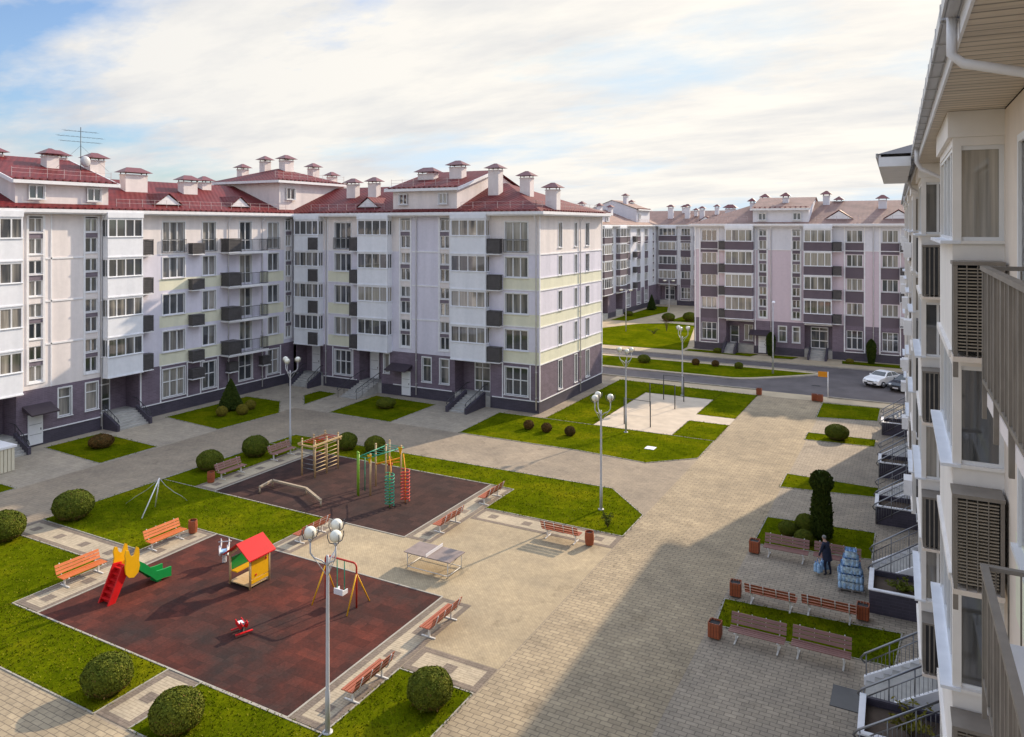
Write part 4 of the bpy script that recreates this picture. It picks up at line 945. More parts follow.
# ---------------------------------------------------------------- plants
def leafball(mb, c, rx, ry, rz, n, ls, rnd, mi=0, lo=-1., flat=.25):
    for _ in range(n):
        z=rnd.uniform(lo,1); a=rnd.random()*6.283; q=math.sqrt(max(0,1-z*z)); k=1.0-abs(rnd.gauss(0,.035))+.018*math.sin(3*a+4*z+n)+.014*math.sin(5*a-6*z+2*n)+(.07*rnd.random() if rnd.random()<.01 else 0)
        nrm=Vector((q*math.cos(a),q*math.sin(a),z)); p=Vector((c[0]+nrm.x*rx*k,c[1]+nrm.y*ry*k,c[2]+nrm.z*rz*k))
        d=(nrm+Vector((rnd.gauss(0,.55),rnd.gauss(0,.55),rnd.gauss(0,.55)))).normalized(); u=d.orthogonal().normalized(); v=d.cross(u)
        an=rnd.random()*6.28; u,v=u*math.cos(an)+v*math.sin(an),v*math.cos(an)-u*math.sin(an); l=ls*(.7+.7*rnd.random())
        mb.add([p-u*l*.5-v*l*.15,p+u*l*.1-v*l*.4,p+u*l*.7,p+v*l*.4],[(0,1,2,3)],1 if (z<-.45 and rnd.random()<.45) or rnd.random()<.015 else mi)
def bushmesh(seed, mat, rz=.8, n=9500, ls=.072):
    rnd=random.Random(seed); mb=MB(); mb.sph((0,0,rz*.92),(.93,.93,rz*.93),18,12,0,.05); leafball(mb,(0,0,rz*.95),1,1,rz,n,ls,rnd,0,-.85)
    me=mb.mesh('bush',[M[mat],M['dry']],False)
    st=MB()
    for i in range(4): a=i*1.57+.4; st.tube([(math.cos(a)*.06,math.sin(a)*.06,0),(math.cos(a)*.3,math.sin(a)*.3,rz*.9)],[.035,.015],5)
    return me, st.mesh('stem',[M['stem']])
BM={'box':[bushmesh(11,'bush'),bushmesh(12,'bush',.76)],'red':[bushmesh(14,'bushred',.8,3000,.11)],'gold':[bushmesh(15,'bushgold',.85,3000,.11)]}
def bush(x,y,r,kind,label,group=None,rz=1.,i=0,name='clipped_bush',z=.0):
    fm,sm=BM[kind][i%len(BM[kind])]
    root=thing(name,label,'bush',(x,y,z),random.random()*6,group)
    for nm,me in (('foliage',fm),('stem',sm)):
        o=bpy.data.objects.new(nm,me); COL.objects.link(o); o.parent=root; o.scale=(r,r,r*rz)
G1='clipped round bushes round the playgrounds'
bush(-40.7,25.0,1.03,'box','broad dark clipped bush at the upper left end of the pale bench path',G1,.95)
bush(-41.0,21.6,0.99,'box','round clipped bush cut off by the left edge of the photo beside the pale path',G1,1.,1)
bush(-41.0,34.3,0.85,'box','round green bush behind the pink bench that has a bin at its end',G1,1.,1)
bush(-40.6,37.8,0.90,'box','round dark bush behind the pink bench nearest the lamp post',G1)
bush(-36.0,42.0,0.74,'box','round bush just behind the wooden climbing tower',G1,1.05)
bush(-33.8,42.4,0.74,'box','round bush behind the green monkey bars',G1,1.05,1)
bush(-24.5,16.25,0.81,'box','ball shaped bush on the lawn left of the short pale path at the bottom left',G1,1.0)
bush(-20.75,16.1,0.82,'box','ball shaped bush on the lawn right of the short pale path at the bottom',G1,1.0,1)
bush(-14.35,20.9,0.76,'box','ball shaped bush on the small lawn corner behind the nearest red bench',G1,1.0)
bush(-52.0,34.0,.85,'red','low dull reddish bush on the lawn patch by the white side door',None,.7)
bush(-41.2,53.2,.85,'box','low dark bush on the shaded lawn patch before the white basement door',None,.7)
bush(-51.6,44.4,.48,'gold','small golden ball shrub left of the conical spruce','golden shrubs by the spruce',1.05)
bush(-50.5,45.6,.50,'gold','small golden ball shrub in front of the conical spruce','golden shrubs by the spruce',1.05)
bush(-51.3,47.2,.48,'gold','small golden ball shrub behind and right of the conical spruce','golden shrubs by the spruce',1.05)
G2='small reddish shrubs on the end lawn'
bush(-27.0,53.0,.42,'red','small reddish ball shrub nearest the cream building corner on the end lawn',G2,1.1)
bush(-25.4,52.9,.42,'red','small reddish ball shrub in the middle of the row of three on the end lawn',G2,1.1)
bush(-23.4,52.85,.42,'red','small reddish ball shrub at the lamp end of the row of three on the lawn',G2,1.1)
G3='bushes on the road island'
bush(-28.2,85.0,0.74,'box','biggest dark bush on the grass island of the road',G3,.85)
bush(-22.5,86.4,.45,'red','brownish ball bush left of two others on the road island',G3,1.1)
bush(-20.3,86.6,.43,'red','brownish ball bush in the middle of the three on the road island',G3,1.1)
bush(-17.7,86.6,0.48,'box','green ball bush nearest the island tip on the road island',G3,1.)
bush(-5.35,61.4,0.85,'box','wide dark bush on the narrow lawn strip by the far entrance stairs',None,.85)
G4='little round shrubs round the column tree'
bush(-5.05,40.4,0.46,'box','little round shrub nearest the left red brown bench of the column tree lawn',G4)
bush(-5.95,41.2,0.46,'box','little round shrub farthest left beside the column tree',G4)
bush(-5.15,41.9,0.53,'box','tallest little shrub close behind the other two left of the column tree',G4,1.2)
G5='dark bushes near the farthest block'
bush(-37.0,124.4,1.10,'box','dark bush left of its neighbour on the far lawn behind the road',G5,.8)
bush(-33.8,126.0,1.15,'box','dark bush against the end of the lilac block on the far lawn',G5,.85)
bush(-45.3,128,0.83,'box','low dark bush before the farthest block left of the far path',None,.7)
def conifer(name,x,y,h,r,label,kind='column',group=None,seed=1):
    rnd=random.Random(seed); root=thing(name,label,'tree',(x,y,0),0,group)
    mb=MB(); prof=(lambda t:(.62+.38*math.sin(min(1,t*1.6)*1.57))*(1 if t<.78 else max(.0,1-(t-.78)/.22)**.6)) if kind=='column' else (lambda t:max(.03,(1-t)**.85)*(1 if t>.06 else t/.06*.6+.4))
    if kind=='topiary': prof=lambda t: (.90+.06*math.sin(t*7)-.16*max(0,(t-.5)/.2)) if t<.7 else (1.05*math.sqrt(max(0.02,1-((t-.84)/.165)**2)))
    nz=26; vs=[]
    pts=[]
    for i in range(nz+1):
        t=i/nz; pts.append((0,0,.12+t*(h-.12)))
    mb.tube(pts,[max(.02,r*.86*prof(i/nz)) for i in range(nz+1)],12)
    n=int(2600*h*r)
    for _ in range(n):
        t=rnd.random()**(1.25 if kind=='cone' else 1.); a=rnd.random()*6.283; rr=r*prof(t)*(.92+abs(rnd.gauss(0,.10)))
        p=Vector((rr*math.cos(a),rr*math.sin(a),.12+t*(h-.12))); up=Vector((math.cos(a)*.5,math.sin(a)*.5,.9 if kind!='cone' else -.25)).normalized()
        s=up.cross(Vector((rnd.gauss(0,1),rnd.gauss(0,1),rnd.gauss(0,1)))).normalized(); l=.10+.1*rnd.random()
        mb.add([p-s*l*.3,p+up*l*.5,p+s*l*.3+up*l*.2,p-up*l*.3],[(0,1,2,3)])
    mb.build('foliage',M['thuja'],root,recalc=False)
    MB().tube([(0,0,0),(0,0,h*.3)],[.08,.05],6).build('trunk',M['stem'],root)
conifer('column_tree',-4.35,41.5,3.45,.50,'tall clipped dark column tree with a rounded top behind the benches on the right','topiary',seed=4)
conifer('spruce_tree',-52.7,46.3,2.7,1.0,'small conical spruce with golden shrubs on the shaded lawn patch','cone',seed=5)
GC='slim conifers against the lilac block'
conifer('slim_conifer',-15.9,96.7,2.95,.5,'slim dark conifer beside the white side door of the lilac block','column',GC,6)
conifer('slim_conifer',-4.75,96.5,2.9,.47,'slim dark conifer between the tall ground floor windows near the white car','column',GC,7)
conifer('slim_conifer',-44.6,139,3.0,.85,'dark broad conifer in the far corner of the farthest block','cone',None,8)
def twigplant(name,x,y,h,r,mat,label,n=160,z=0,seed=2):
    rnd=random.Random(seed); root=thing(name,label,'plant',(x,y,z)); st=MB(); lf=MB()
    for i in range(9):
        a=i*.7+rnd.random(); l=h*(.7+.3*rnd.random()); e=(math.cos(a)*r*(.4+.6*rnd.random()),math.sin(a)*r*(.4+.6*rnd.random()),l); st.tube([(0,0,0),(e[0]*.4,e[1]*.4,l*.55),e],[.016,.01,.005],4)
        for k in range(n//9):
            t=.3+.7*rnd.random(); p=Vector((e[0]*t*t,e[1]*t*t,l*t)); u=Vector((rnd.gauss(0,1),rnd.gauss(0,1),rnd.gauss(0,.6))).normalized(); v=u.orthogonal().normalized(); s=.05+.05*rnd.random()
            lf.add([p,p+u*s+v*s*.35,p+u*s*2,p+u*s-v*s*.35],[(0,1,2,3)])
    st.build('stem',M['stem'],root); lf.build('foliage',M[mat],root,recalc=False)
twigplant('spiky_shrub',-14.5,37.7,.75,.5,'bush','loose spiky green shrub on the lawn corner beyond the bench with the round bin',260)
twigplant('low_plant',-34.4,108.3,.9,1.4,'bush','low sprawling plant in the middle of the far lawn beyond the road',200,seed=3)
twigplant('young_tree',-33.6,112,2.6,.9,'bushred','thin reddish young tree on the far lawn beside the lilac block',220,seed=4)
for i,(x,y,l) in enumerate(((-.2,25.6,'golden shrub filling the planter of the nearest entrance stairs'),(-.5,35.6,'low green shrub in the dark planter behind the bottle pallet'))):
    twigplant('planter_shrub',x,y,.75 if i==0 else .4,1.0 if i==0 else .8,'bushgold' if i==0 else 'bush',l,420,.7,seed=20+i)
for i,(x,y,l) in enumerate(((-22.3,96.4,'low hedge clump on the bed left of the ramp of the lilac block'),(-7.0,96.2,'small yellowish shrub on the bed before the lilac block'))):
    bush(x,y,.55 if i==0 else .45,'gold' if i else 'box',l,None,.7)

# ---------------------------------------------------------------- benches, bins, lamps
def make_bench(wd, name, label, group):
    root=thing(name,label,'bench',(0,0,0),0,group)
    s=MB()
    for i in range(4): y=-.20+i*.13; s.box(-1.02,1.02,y,y+.095,.43+.01*(i==0),.465+.01*(i==0))
    s.build('seat',wd,root)
    b=MB()
    for i in range(3):
        z0=.53+i*.135; y0=-.27-.05*i; b.hexa([(-1.02,y0,z0),(1.02,y0,z0),(1.02,y0+.03,z0),(-1.02,y0+.03,z0),(-1.02,y0-.045,z0+.10),(1.02,y0-.045,z0+.10),(1.02,y0-.015,z0+.10),(-1.02,y0-.015,z0+.10)])
    b.build('backrest',wd,root)
    for x in (-.78,.78):
        l=MB(); l.box(x-.03,x+.03,-.30,.34,.0,.035); l.box(x-.03,x+.03,-.06,.02,.035,.40); l.box(x-.025,x+.025,-.24,.33,.395,.429)
        l.tube([(x,-.22,.40),(x,-.305,.52),(x,-.45,.93)],.022,5); l.build('leg',M['benchwhite'],root)
    for x in (-.26,.26): MB().tube([(x,-.303,.52),(x,-.44,.92)],.016,5).build('back_strap',M['benchwhite'],root)
    return root
HP=math.pi/2
BG='slatted benches round the courtyard'
bo=make_bench(M['benchorange'],'park_bench','bright orange bench left of the red and yellow slide at the playground edge',BG); bo.location=(-33.35,20.9,.016); bo.rotation_euler.z=-HP
dup(bo,(-33.3,25.2,.016),-HP,'bright orange bench with a round slatted bin beside it behind the slide')
br=make_bench(M['benchwood'],'park_bench','nearest red bench facing the playground beside the ball bush at the bottom',BG); br.location=(-16.75,20.6,.016); br.rotation_euler.z=HP
dup(br,(-16.75,25.1,.016),HP,'red bench at the playground corner in front of the table tennis table')
dup(br,(-22.0,33.7,.016),HP,'brown bench facing the dark rubber ground nearest the table tennis table')
dup(br,(-21.95,38.2,.016),HP,'brown bench facing the dark rubber ground farther beside the lawn corner')
dup(br,(-16.0,35.1,.016),0,'brown bench seen from behind with a round bin at its right end')
dup(br,(-27.5,29.3,.016),HP,'brown bench partly hidden behind the globes of the nearest lamp')
bp=make_bench(M['benchpink'],'park_bench','pink brown bench with an orange bin at its left end in the building shade',BG); bp.location=(-38.75,34.1,.016); bp.rotation_euler.z=-HP
dup(bp,(-38.75,38.5,.016),-HP,'pink brown bench beside the lamp post in the building shade')
dup(bp,(-5.6,38.25,.012),math.pi,'pink brown bench in front of the little round shrubs by the column tree')
dup(bp,(-3.35,38.35,.012),math.pi,'pink brown bench behind the person with the water packs')
dup(br,(-5.45,33.15,.012),0,'dark brown bench seen from behind in the middle right row at the plaza side')
dup(br,(-3.2,33.3,.012),0,'dark brown bench seen from behind next to the square bin by the planter')
dup(bp,(-5.4,29.75,.012),math.pi,'big pink brown bench at the plaza end of the nearest right row')
dup(bp,(-3.15,29.85,.012),math.pi,'big pink brown bench nearest the entrance stairs and the door grate')
def make_bin(square, label, group):
    root=thing('litter_bin',label,'bin',(0,0,0),0,group); sl=MB(); n=12 if not square else 0
    if square:
        for sx,sy in ((1,0),(-1,0),(0,1),(0,-1)):
            for k in range(4):
                a=-.2+k*.105; 
                if sx: sl.box(sx*.22-.012,sx*.22+.012,a,a+.09,.06,.62)
                else: sl.box(a,a+.09,sy*.22-.012,sy*.22+.012,.06,.62)
    else:
        for k in range(14):
            a=k/14*6.283; c,s=math.cos(a),math.sin(a); u=Vector((-s,c,0))*.045
            pr=[(.20,.05),(.235,.36),(.21,.68)]
            for (r0,z0),(r1,z1) in zip(pr,pr[1:]):
                p0=Vector((c*r0,s*r0,z0)); p1=Vector((c*r1,s*r1,z1)); o=Vector((c,s,0))*.018
                sl.add([p0-u,p0+u,p0+u-o,p0-u-o,p1-u,p1+u,p1+u-o,p1-u-o],BOXF)
    sl.build('slats',M['binwood'],root)
    if square: MB().box(-.205,.205,-.205,.205,.05,.55).build('liner',M['rubberblack'],root)
    else: MB().tube([(0,0,.05),(0,0,.36),(0,0,.60)],[.175,.205,.18],14).build('liner',M['rubberblack'],root)
    MB().box(-.06,.06,-.06,.06,0,.05).build('foot',M['benchwhite'],root); return root
b1=make_bin(False,'round slatted bin at the end of the orange bench',  'round slatted bins'); b1.location=(-33.25,26.75,.016)
dup(b1,(-38.8,32.55,.016),.3,'round orange bin at the left end of the pink brown bench')
dup(b1,(-14.5,35.15,.016),.5,'round brown bin at the end of the bench seen from behind')
b2=make_bin(True,'square brown bin at the plaza end of the bench row by the column tree','square brown bins'); b2.location=(-7.05,38.2,.012)
dup(b2,(-6.95,33.35,.012),.1,'square brown bin at the plaza end of the benches seen from behind')
dup(b2,(-6.95,29.6,.012),-.05,'square brown bin at the plaza end of the nearest bench row')
dup(b2,(-1.97,33.8,.012),0,'square brown bin beside the dark planter')
dup(b2,(-13.25,74.0,.016),0,'brown bin at the road corner of the end lawn')
dup(b2,(-8.35,73.9,.016),.2,'left one of the two brown bins standing together beside the road sign')
dup(b2,(-7.85,73.8,.016),-.1,'right one of the two brown bins standing together beside the road sign')

def make_lamp(rot, label, group):
    root=thing('street_lamp',label,'street lamp',(0,0,0),rot,group)
    MB().tube([(0,0,0),(0,0,.04)],.17,10).tube([(0,0,.03),(0,0,1.3),(0,0,1.34),(0,0,5.35),(0,0,5.6)],[.085,.08,.062,.05,.045],10).build('pole',M['polegrey'],root)
    for k in range(3):
        a=k*2.0944; c,s=math.cos(a),math.sin(a)
        P=lambda r,z:(c*r,s*r,z)
        m=MB().tube([P(.03,5.3),P(.18,5.45),P(.42,5.56),P(.53,5.72),P(.53,6.08)],.026,7).tube([P(.05,5.0),P(.28,5.36),P(.51,5.66)],.013,5); m.tube([P(.53,6.08),P(.53,6.16)],[.05,.075],8)
        arm=m.build('arm',M['polegrey'],root)
        MB().sph((c*.53,s*.53,6.37),.19,18,12).build('globe',M['globe'],root)
        cl=MB()
        for j in range(4):
            b=j*1.5708+.4; d=Vector((math.cos(b),math.sin(b),0)); o=Vector((c*.53,s*.53,-.13))
            cl.tube([o+d*.05+Vector((0,0,6.27)),o+d*.20+Vector((0,0,6.33)),o+d*.265+Vector((0,0,6.5)),o+d*.255+Vector((0,0,6.62))],.017,4)
        cl.build('claw',M['chrome'],arm)
    return root
LG='three globe street lamps'
l1=make_lamp(3.83,'nearest white lamp post with three globes rising in front of the swing',LG); l1.location=(-16.42,18.24,0)
dup(l1,(-15.75,39.9,0),.2,'three globe lamp on the lawn tip beyond the bench with the round bin',LG)
dup(l1,(-19.95,55.75,0),1.0,'three globe lamp at the near edge of the sand court',LG)
dup(l1,(-19.6,70.4,0),.5,'three globe lamp at the road end of the sand court',LG)
dup(l1,(-39.8,40.3,0),.9,'three globe lamp beside the pink brown bench in the building shade',LG)
def make_farlamp(label):
    root=thing('street_lamp',label,'street lamp',(0,0,0),0,'flat headed lamps on the far path')
    MB().tube([(0,0,0),(0,0,6.3)],[.09,.05],8).build('pole',M['polegrey'],root)
    MB().tube([(-.75,0,6.25),(-.5,0,6.4),(.5,0,6.4),(.75,0,6.25)],.04,6).build('arm',M['polegrey'],root)
    for s in (-1,1): MB().sph((s*.75,0,6.3),(.32,.22,.14),12,8).build('lamp_head',M['globe'],root)
    return root
f1=make_farlamp('flat headed lamp at the corner of the far lawn beyond the road'); f1.location=(-39.0,109,0)
dup(f1,(-39,131.5,0),.3,'flat headed lamp farther along the far path before the farthest block')
t=thing('street_lamp','tall single headed white lamp on the tip of the road island','street lamp',(-13.8,85.2,0))
MB().tube([(0,0,0),(0,0,7.6)],[.10,.05],8).build('pole',M['polegrey'],t); MB().tube([(0,0,7.55),(.1,-.3,7.8),(.15,-.5,7.85)],.03,6).build('arm',M['polegrey'],t)
MB().hexa([(-.02,-.9,7.75),(.32,-.9,7.75),(.32,-.4,7.78),(-.02,-.4,7.78),(.05,-.85,7.88),(.25,-.85,7.88),(.27,-.45,7.95),(.03,-.45,7.95)]).build('lamp_head',M['trim'],t)
t=thing('road_sign','white sign post with a small orange board on one arm at the road edge','sign',(-7.35,75.45,0))
MB().tube([(0,0,0),(0,0,2.5)],.045,8).build('post',M['trim'],t); MB().box(-.85,-.05,-.03,.0,1.98,2.48).build('board',M['orange'],t)

# ---------------------------------------------------------------- playground
def slide():
    r=thing('slide','small plastic slide with red ladder yellow eared platform and green wavy chute','slide',(-30.3,20.0,.016))
    l=MB()
    for s in (-1,1):      # ladder sides as slabs with scalloped outline
        pts=[(s*.27,-.12,0),(s*.27,.22,0),(s*.27,.95,1.35),(s*.27,.55,1.42)]; l.ext(pts,(s*.07,0,0))
    for i in range(6): l.box(-.27,.27,-.02+i*.125,.14+i*.125,.16+i*.21,.21+i*.21)
    l.hexa([(-.27,.10,0),(.27,.10,0),(.27,.16,0),(-.27,.16,0),(-.27,.80,1.33),(.27,.80,1.33),(.27,.86,1.33),(-.27,.86,1.33)])
    l.build('ladder',M['red'],r)
    for s in (-1,1):
        p=MB(); pts=[]
        prof=[(.55,1.05),(.75,.85),(1.05,.78),(1.32,.92),(1.42,1.2),(1.36,1.45),(1.40,1.70),(1.36,1.98),(1.22,2.06),(1.14,1.90),(1.06,1.74),(.92,1.72),(.80,1.84),(.74,2.02),(.58,2.06),(.50,1.88),(.56,1.60),(.50,1.32)]
        p.ext([(s*.36,.95+(y-.95)*.76,z) for y,z in prof],(s*.07,0,0)); sp=p.build('side_panel',M['yel'],r)
    MB().box(-.35,.35,.7,1.3,1.12,1.18).build('platform',M['yel'],r)
    c=MB(); path=[(1.25,1.2),(1.6,.92),(1.95,.56),(2.2,.34),(2.55,.28),(2.95,.26)]
    for (y0,z0),(y1,z1) in zip(path,path[1:]):
        c.hexa([(-.26,y0,z0-.05),(.26,y0,z0-.05),(.26,y1,z1-.05),(-.26,y1,z1-.05),(-.26,y0,z0),(.26,y0,z0),(.26,y1,z1),(-.26,y1,z1)])
    for s in (-1,1):
        up=[(y,z+.22) for y,z in path]; dn=[(y,max(.0,z-.16-.05*(i%2))) for i,(y,z) in enumerate(path)]
        for i in range(len(path)-1):
            c.hexa([(s*.26,*dn[i]),(s*.34,*dn[i]),(s*.34,*dn[i+1]),(s*.26,*dn[i+1]),(s*.26,*up[i]),(s*.34,*up[i]),(s*.34,*up[i+1]),(s*.26,*up[i+1])])
    c.box(-.25,.25,2.3,2.5,0,.28); c.build('chute',M['grn'],r)
slide()
def playhouse():
    r=thing('playhouse','small wooden playhouse with a red gable roof yellow side panel and green bench','playhouse',(-26.45,24.3,.016))
    X,Y=.62,.55
    for sx in (-1,1):
        for sy in (-1,1): MB().tube([(sx*X,sy*Y,0),(sx*X,sy*Y,1.38)],.05,8).sph((sx*X,sy*Y,1.41),.06,8,6).build('post',M['logwood'],r)
    rf=MB()
    for s in (-1,1): rf.ext([(0,-Y-.22,1.92),(s*(X+.20),-Y-.22,1.32),(s*(X+.20),Y+.22,1.32),(0,Y+.22,1.92)],(0,0,.05))
    rf.build('roof',M['red'],r)
    for sy in (-1,1): MB().ext([(-X,sy*Y,1.36),(0,sy*Y,1.86),(X,sy*Y,1.36),(X-.12,sy*Y,1.36),(0,sy*Y,1.74),(-X+.12,sy*Y,1.36)],(0,.04,0)).build('gable_frame',M['logwood'],r)
    p=MB().box(X-.02,X+.03,-Y+.06,Y-.06,.42,1.20,0).box(X-.02,X+.03,-Y+.06,Y-.06,.22,.38,0)
    for y,z in ((-.25,.56),(.33,1.08)): p.box(X+.03,X+.045,y-.05,y+.05,z-.04,z+.04,1)
    p.build('side_panel',[M['yel'],M['redpaint']],r)
    MB().box(-X-.03,-X+.02,-Y+.06,Y-.06,.62,1.15).build('back_panel',M['grn'],r)
    MB().box(-X+.03,-X+.38,-Y+.05,Y-.05,.55,.60).build('seat',M['yel'],r); MB().box(-X,X,-Y,Y,.10,.15).build('floor',M['logwood'],r)
playhouse()
def swing():
    r=thing('swing','child swing with a red top bar yellow slanting legs and one white seat','swing',(-21.55,24.75,.016))
    MB().tube([(-.85,0,0),(-.85,0,1.72),(-.80,0,1.82),(-.7,0,1.86),(.7,0,1.86),(.80,0,1.82),(.85,0,1.72),(.85,0,0)],.04,8).build('frame',M['redpaint'],r)
    for sx in (-1,1):
        for sy in (-1,1): MB().tube([(sx*.85,0,1.45),(sx*.95,sy*.72,0)],.03,7).build('leg',M['yel'],r)
    for x in (-.2,.2): MB().tube([(x,0,1.84),(x,0,1.1),(x,0,.48)],.022,6).build('chain',M['teal'],r)
    MB().box(-.24,.24,-.17,.17,.42,.47).box(-.24,.24,-.17,-.13,.47,.66).box(-.24,-.2,-.13,.17,.47,.6).box(.2,.24,-.13,.17,.47,.6).build('seat',M['trim'],r)
swing()
def rocker():
    r=thing('spring_rocker','white horse shaped spring rocker beside the playhouse','spring rocker',(-29.0,25.1,.016),2.3)
    sp=MB(); sp.tube([(math.cos(a*.7)*.09,math.sin(a*.7)*.09,.02+a*.0078) for a in range(46)],.018,5); sp.build('spring',M['polegrey'],r)
    for s in (-1,1):
        MB().ext([(-.42,s*.16,.55),(-.46,s*.16,.80),(-.36,s*.16,.98),(-.28,s*.16,.82),(.1,s*.16,.70),(.22,s*.16,.88),(.24,s*.16,1.08),(.32,s*.16,.98),(.46,s*.16,.88),(.42,s*.16,.76),(.3,s*.16,.62),(.2,s*.16,.42),(-.2,s*.16,.40)],(0,s*.035,0)).build('side_panel',M['trim'],r)
    MB().box(-.3,.08,-.158,.158,.58,.64).build('seat',M['petblue'],r); MB().tube([(.22,-.3,.92),(.22,.3,.92)],.02,6).build('handle',M['polegrey'],r)
rocker()
def rocker2():
    r=thing('spring_rocker','low red spring rocker in the middle of the red playground','spring rocker',(-23.4,21.1,.016),-.4)
    sp=MB(); sp.tube([(math.cos(a*.7)*.08,math.sin(a*.7)*.08,.01+a*.0045) for a in range(46)],.016,5); sp.build('spring',M['darksteel'],r)
    for s in (-1,1): MB().ext([(-.36,s*.1,.24),(-.40,s*.1,.42),(-.22,s*.1,.40),(.08,s*.1,.38),(.2,s*.1,.55),(.38,s*.1,.50),(.3,s*.1,.32),(.15,s*.1,.22)],(0,s*.03,0)).build('side_panel',M['red'],r)
    MB().box(-.25,.08,-.098,.098,.34,.38).build('seat',M['trim'],r); MB().tube([(.2,-.2,.46),(.2,.2,.46)],.016,6).build('handle',M['darksteel'],r); MB().box(-.3,-.2,-.34,.34,.1,.13).box(.2,.3,-.34,.34,.1,.13).build('foot_rest',M['red'],r)
rocker2()
def tower():
    r=thing('climbing_tower','natural wood climbing tower with ladder sides and ball topped posts','climbing frame',(-34.25,37.35,.016))
    xs=(-.55,.55); ys=(-1.08,.0,1.08)
    for x in xs:
        for y in ys: MB().tube([(x,y,0),(x,y,2.28)],.055,8).sph((x,y,2.33),.07,8,6).build('post',M['logwood'],r)
    for x in xs: MB().box(x+(.058 if x>0 else -.118),x+(.118 if x>0 else -.058),-1.35,1.35,2.02,2.12).build('top_beam',M['logwood'],r)
    for y in (-1.15,1.15): MB().box(-.75,.75,y-.03,y+.03,1.91,2.01).build('cross_beam',M['logwood'],r)
    k=MB()
    for i in range(8):
        y=-1.0+i*.285; k.tube([(-.55,y,2.15),(.55,y,2.15)],.022,6)
    k.build('overhead_bars',M['redpaint'],r)
    k=MB()
    for i in range(7):
        for y0,y1 in ((-1.08,0),(0,1.08)): k.tube([(.55,y0,.35+i*.25),(.55,y1,.35+i*.25)],.024,6)
    k.build('wall_bars',M['logwood'],r)
    k=MB()
    for i in range(5): k.tube([(-.55,-1.08,.5+i*.3),(.55,-1.08,.5+i*.3)],.02,6)
    k.build('rungs',M['chrome'],r)
    k=MB()
    for i in range(7): k.tube([(-.55,0,.35+i*.25),(-.55,1.08,.35+i*.25)],.022,6)
    k.build('painted_rungs',M['redpaint'],r)
tower()
def monkey():
    r=thing('monkey_bar_tower','green monkey bars on pale wooden posts with yellow corner plates','climbing frame',(-28.9,36.7,.016))
    for x,y,h,c in ((-.45,-1.5,2.5,'limey'),(.3,-1.25,2.4,'logwood'),(-.45,.2,2.55,'logwood'),(.25,.3,2.55,'logwood'),(-.4,1.5,2.45,'logwood'),(.95,.9,2.45,'logwood'),(-.28,-1.62,2.5,'limey')):
        MB().tube([(x,y,0),(x,y,h)],.055,8).sph((x,y,h+.03),.07,8,6,0).build('post',M[c],r)
    a=MB()
    for x in (-.36,.3): a.tube([(x,-1.5,2.28),(x+(.55 if x>0 else 0),1.3,2.28)],.032,6)
    for i in range(8):
        k=i/7; a.tube([(-.36,-1.5+2.8*k,2.28),(.3+.55*k,-1.5+2.8*k,2.28)],.02,5)
    a.build('monkey_bars',M['teal'],r)
    p=MB()
    for x,y in ((.3,-1.31),(.95,.84)): p.ext([(x-.16,y,2.42),(x+.16,y,2.42),(x,y,1.9)],(0,-.04,0))
    p.build('corner_plate',M['yel'],r)
    p=MB(); p.tube([(-.45,.2,1.35),(.95,.9,1.75)],.05,6); p.tube([(.25,.3,1.5),(.95,.9,1.5)],.03,6); p.build('slanting_beam',M['orange'],r)
    p=MB(); 
    for x in (-.4,-.2): p.tube([(x,1.45,1.5),(x,1.45,.95)],.015,5); p.tube([(x,1.45,1.1),(x+.0,1.45,.95)],.07,8)
    p.build('rings',M['redpaint'],r)
    p=MB()
    for i in range(12): p.tube([(-.45,-1.5,.2+i*.19),(-.28,-1.62,.2+i*.19)],.02,5)
    p.tube([(-.15,-1.2,2.2),(-.15,-1.2,.2)],.03,6); p.build('green_rungs',M['teal'],r)
monkey()
def spiral(name,label,x,y,mat):
    r=thing('spiral_climber',label,'climbing pole',(x,y,.016)); MB().tube([(0,0,0),(0,0,2.0)],.03,6).build('pole',M['orange' if mat=='red' else 'limey'],r)
    c=MB(); c.tube([(math.cos(a*.55)*.26,math.sin(a*.55)*.26,.12+a*.0165) for a in range(110)],.03,6); c.build('coil',M['redpaint' if mat=='red' else 'teal'],r)
    MB().tube([(.1,.0,1.98),(-.6,.9,2.0),(-1.7,2.2,2.05)] if mat!='red' else [(0,0,1.98),(-.8,1.0,2.0),(-1.6,2.0,2.05)],.025,6).build('top_rail',M['orange'],r)
spiral('a','green spiral climbing pole in front of the monkey bars',-26.45,34.5,'teal'); spiral('b','red spiral climbing pole in front of the monkey bars',-26.1,35.5,'red')
r=thing('balance_beam','low weathered zigzag balance beam on short posts on the dark rubber ground','balance beam',(-32.6,33.2,.016))
pts=[(-34.7,32.65),(-34.95,33.9),(-32.1,33.8),(-29.95,32.7)]
for (a,b),(c,d) in zip(pts,pts[1:]):
    v=Vector((c-a,d-b,0)).normalized(); n=Vector((-v.y,v.x,0))*.075; A=Vector((a+32.6,b-33.2,.30)); B=Vector((c+32.6,d-33.2,.30))
    MB().hexa([A-n,A+n,B+n,B-n]+[q+Vector((0,0,.11)) for q in (A-n,A+n,B+n,B-n)]).build('beam',M['greywood'],r)
for a,b in pts: MB().tube([(a+32.6,b-33.2,0),(a+32.6,b-33.2,.3)],.05,6).build('post',M['greywood'],r)
r=thing('rope_tripod','thin white tripod pole with a sagging rope on the lawn','rope frame',(-37.7,27.9,.02))
for a,b in ((.35,-1.15),(-.5,.3)): MB().tube([(a,b,0),(0,.2,1.75)],.035,6).build('pole',M['trim'],r)
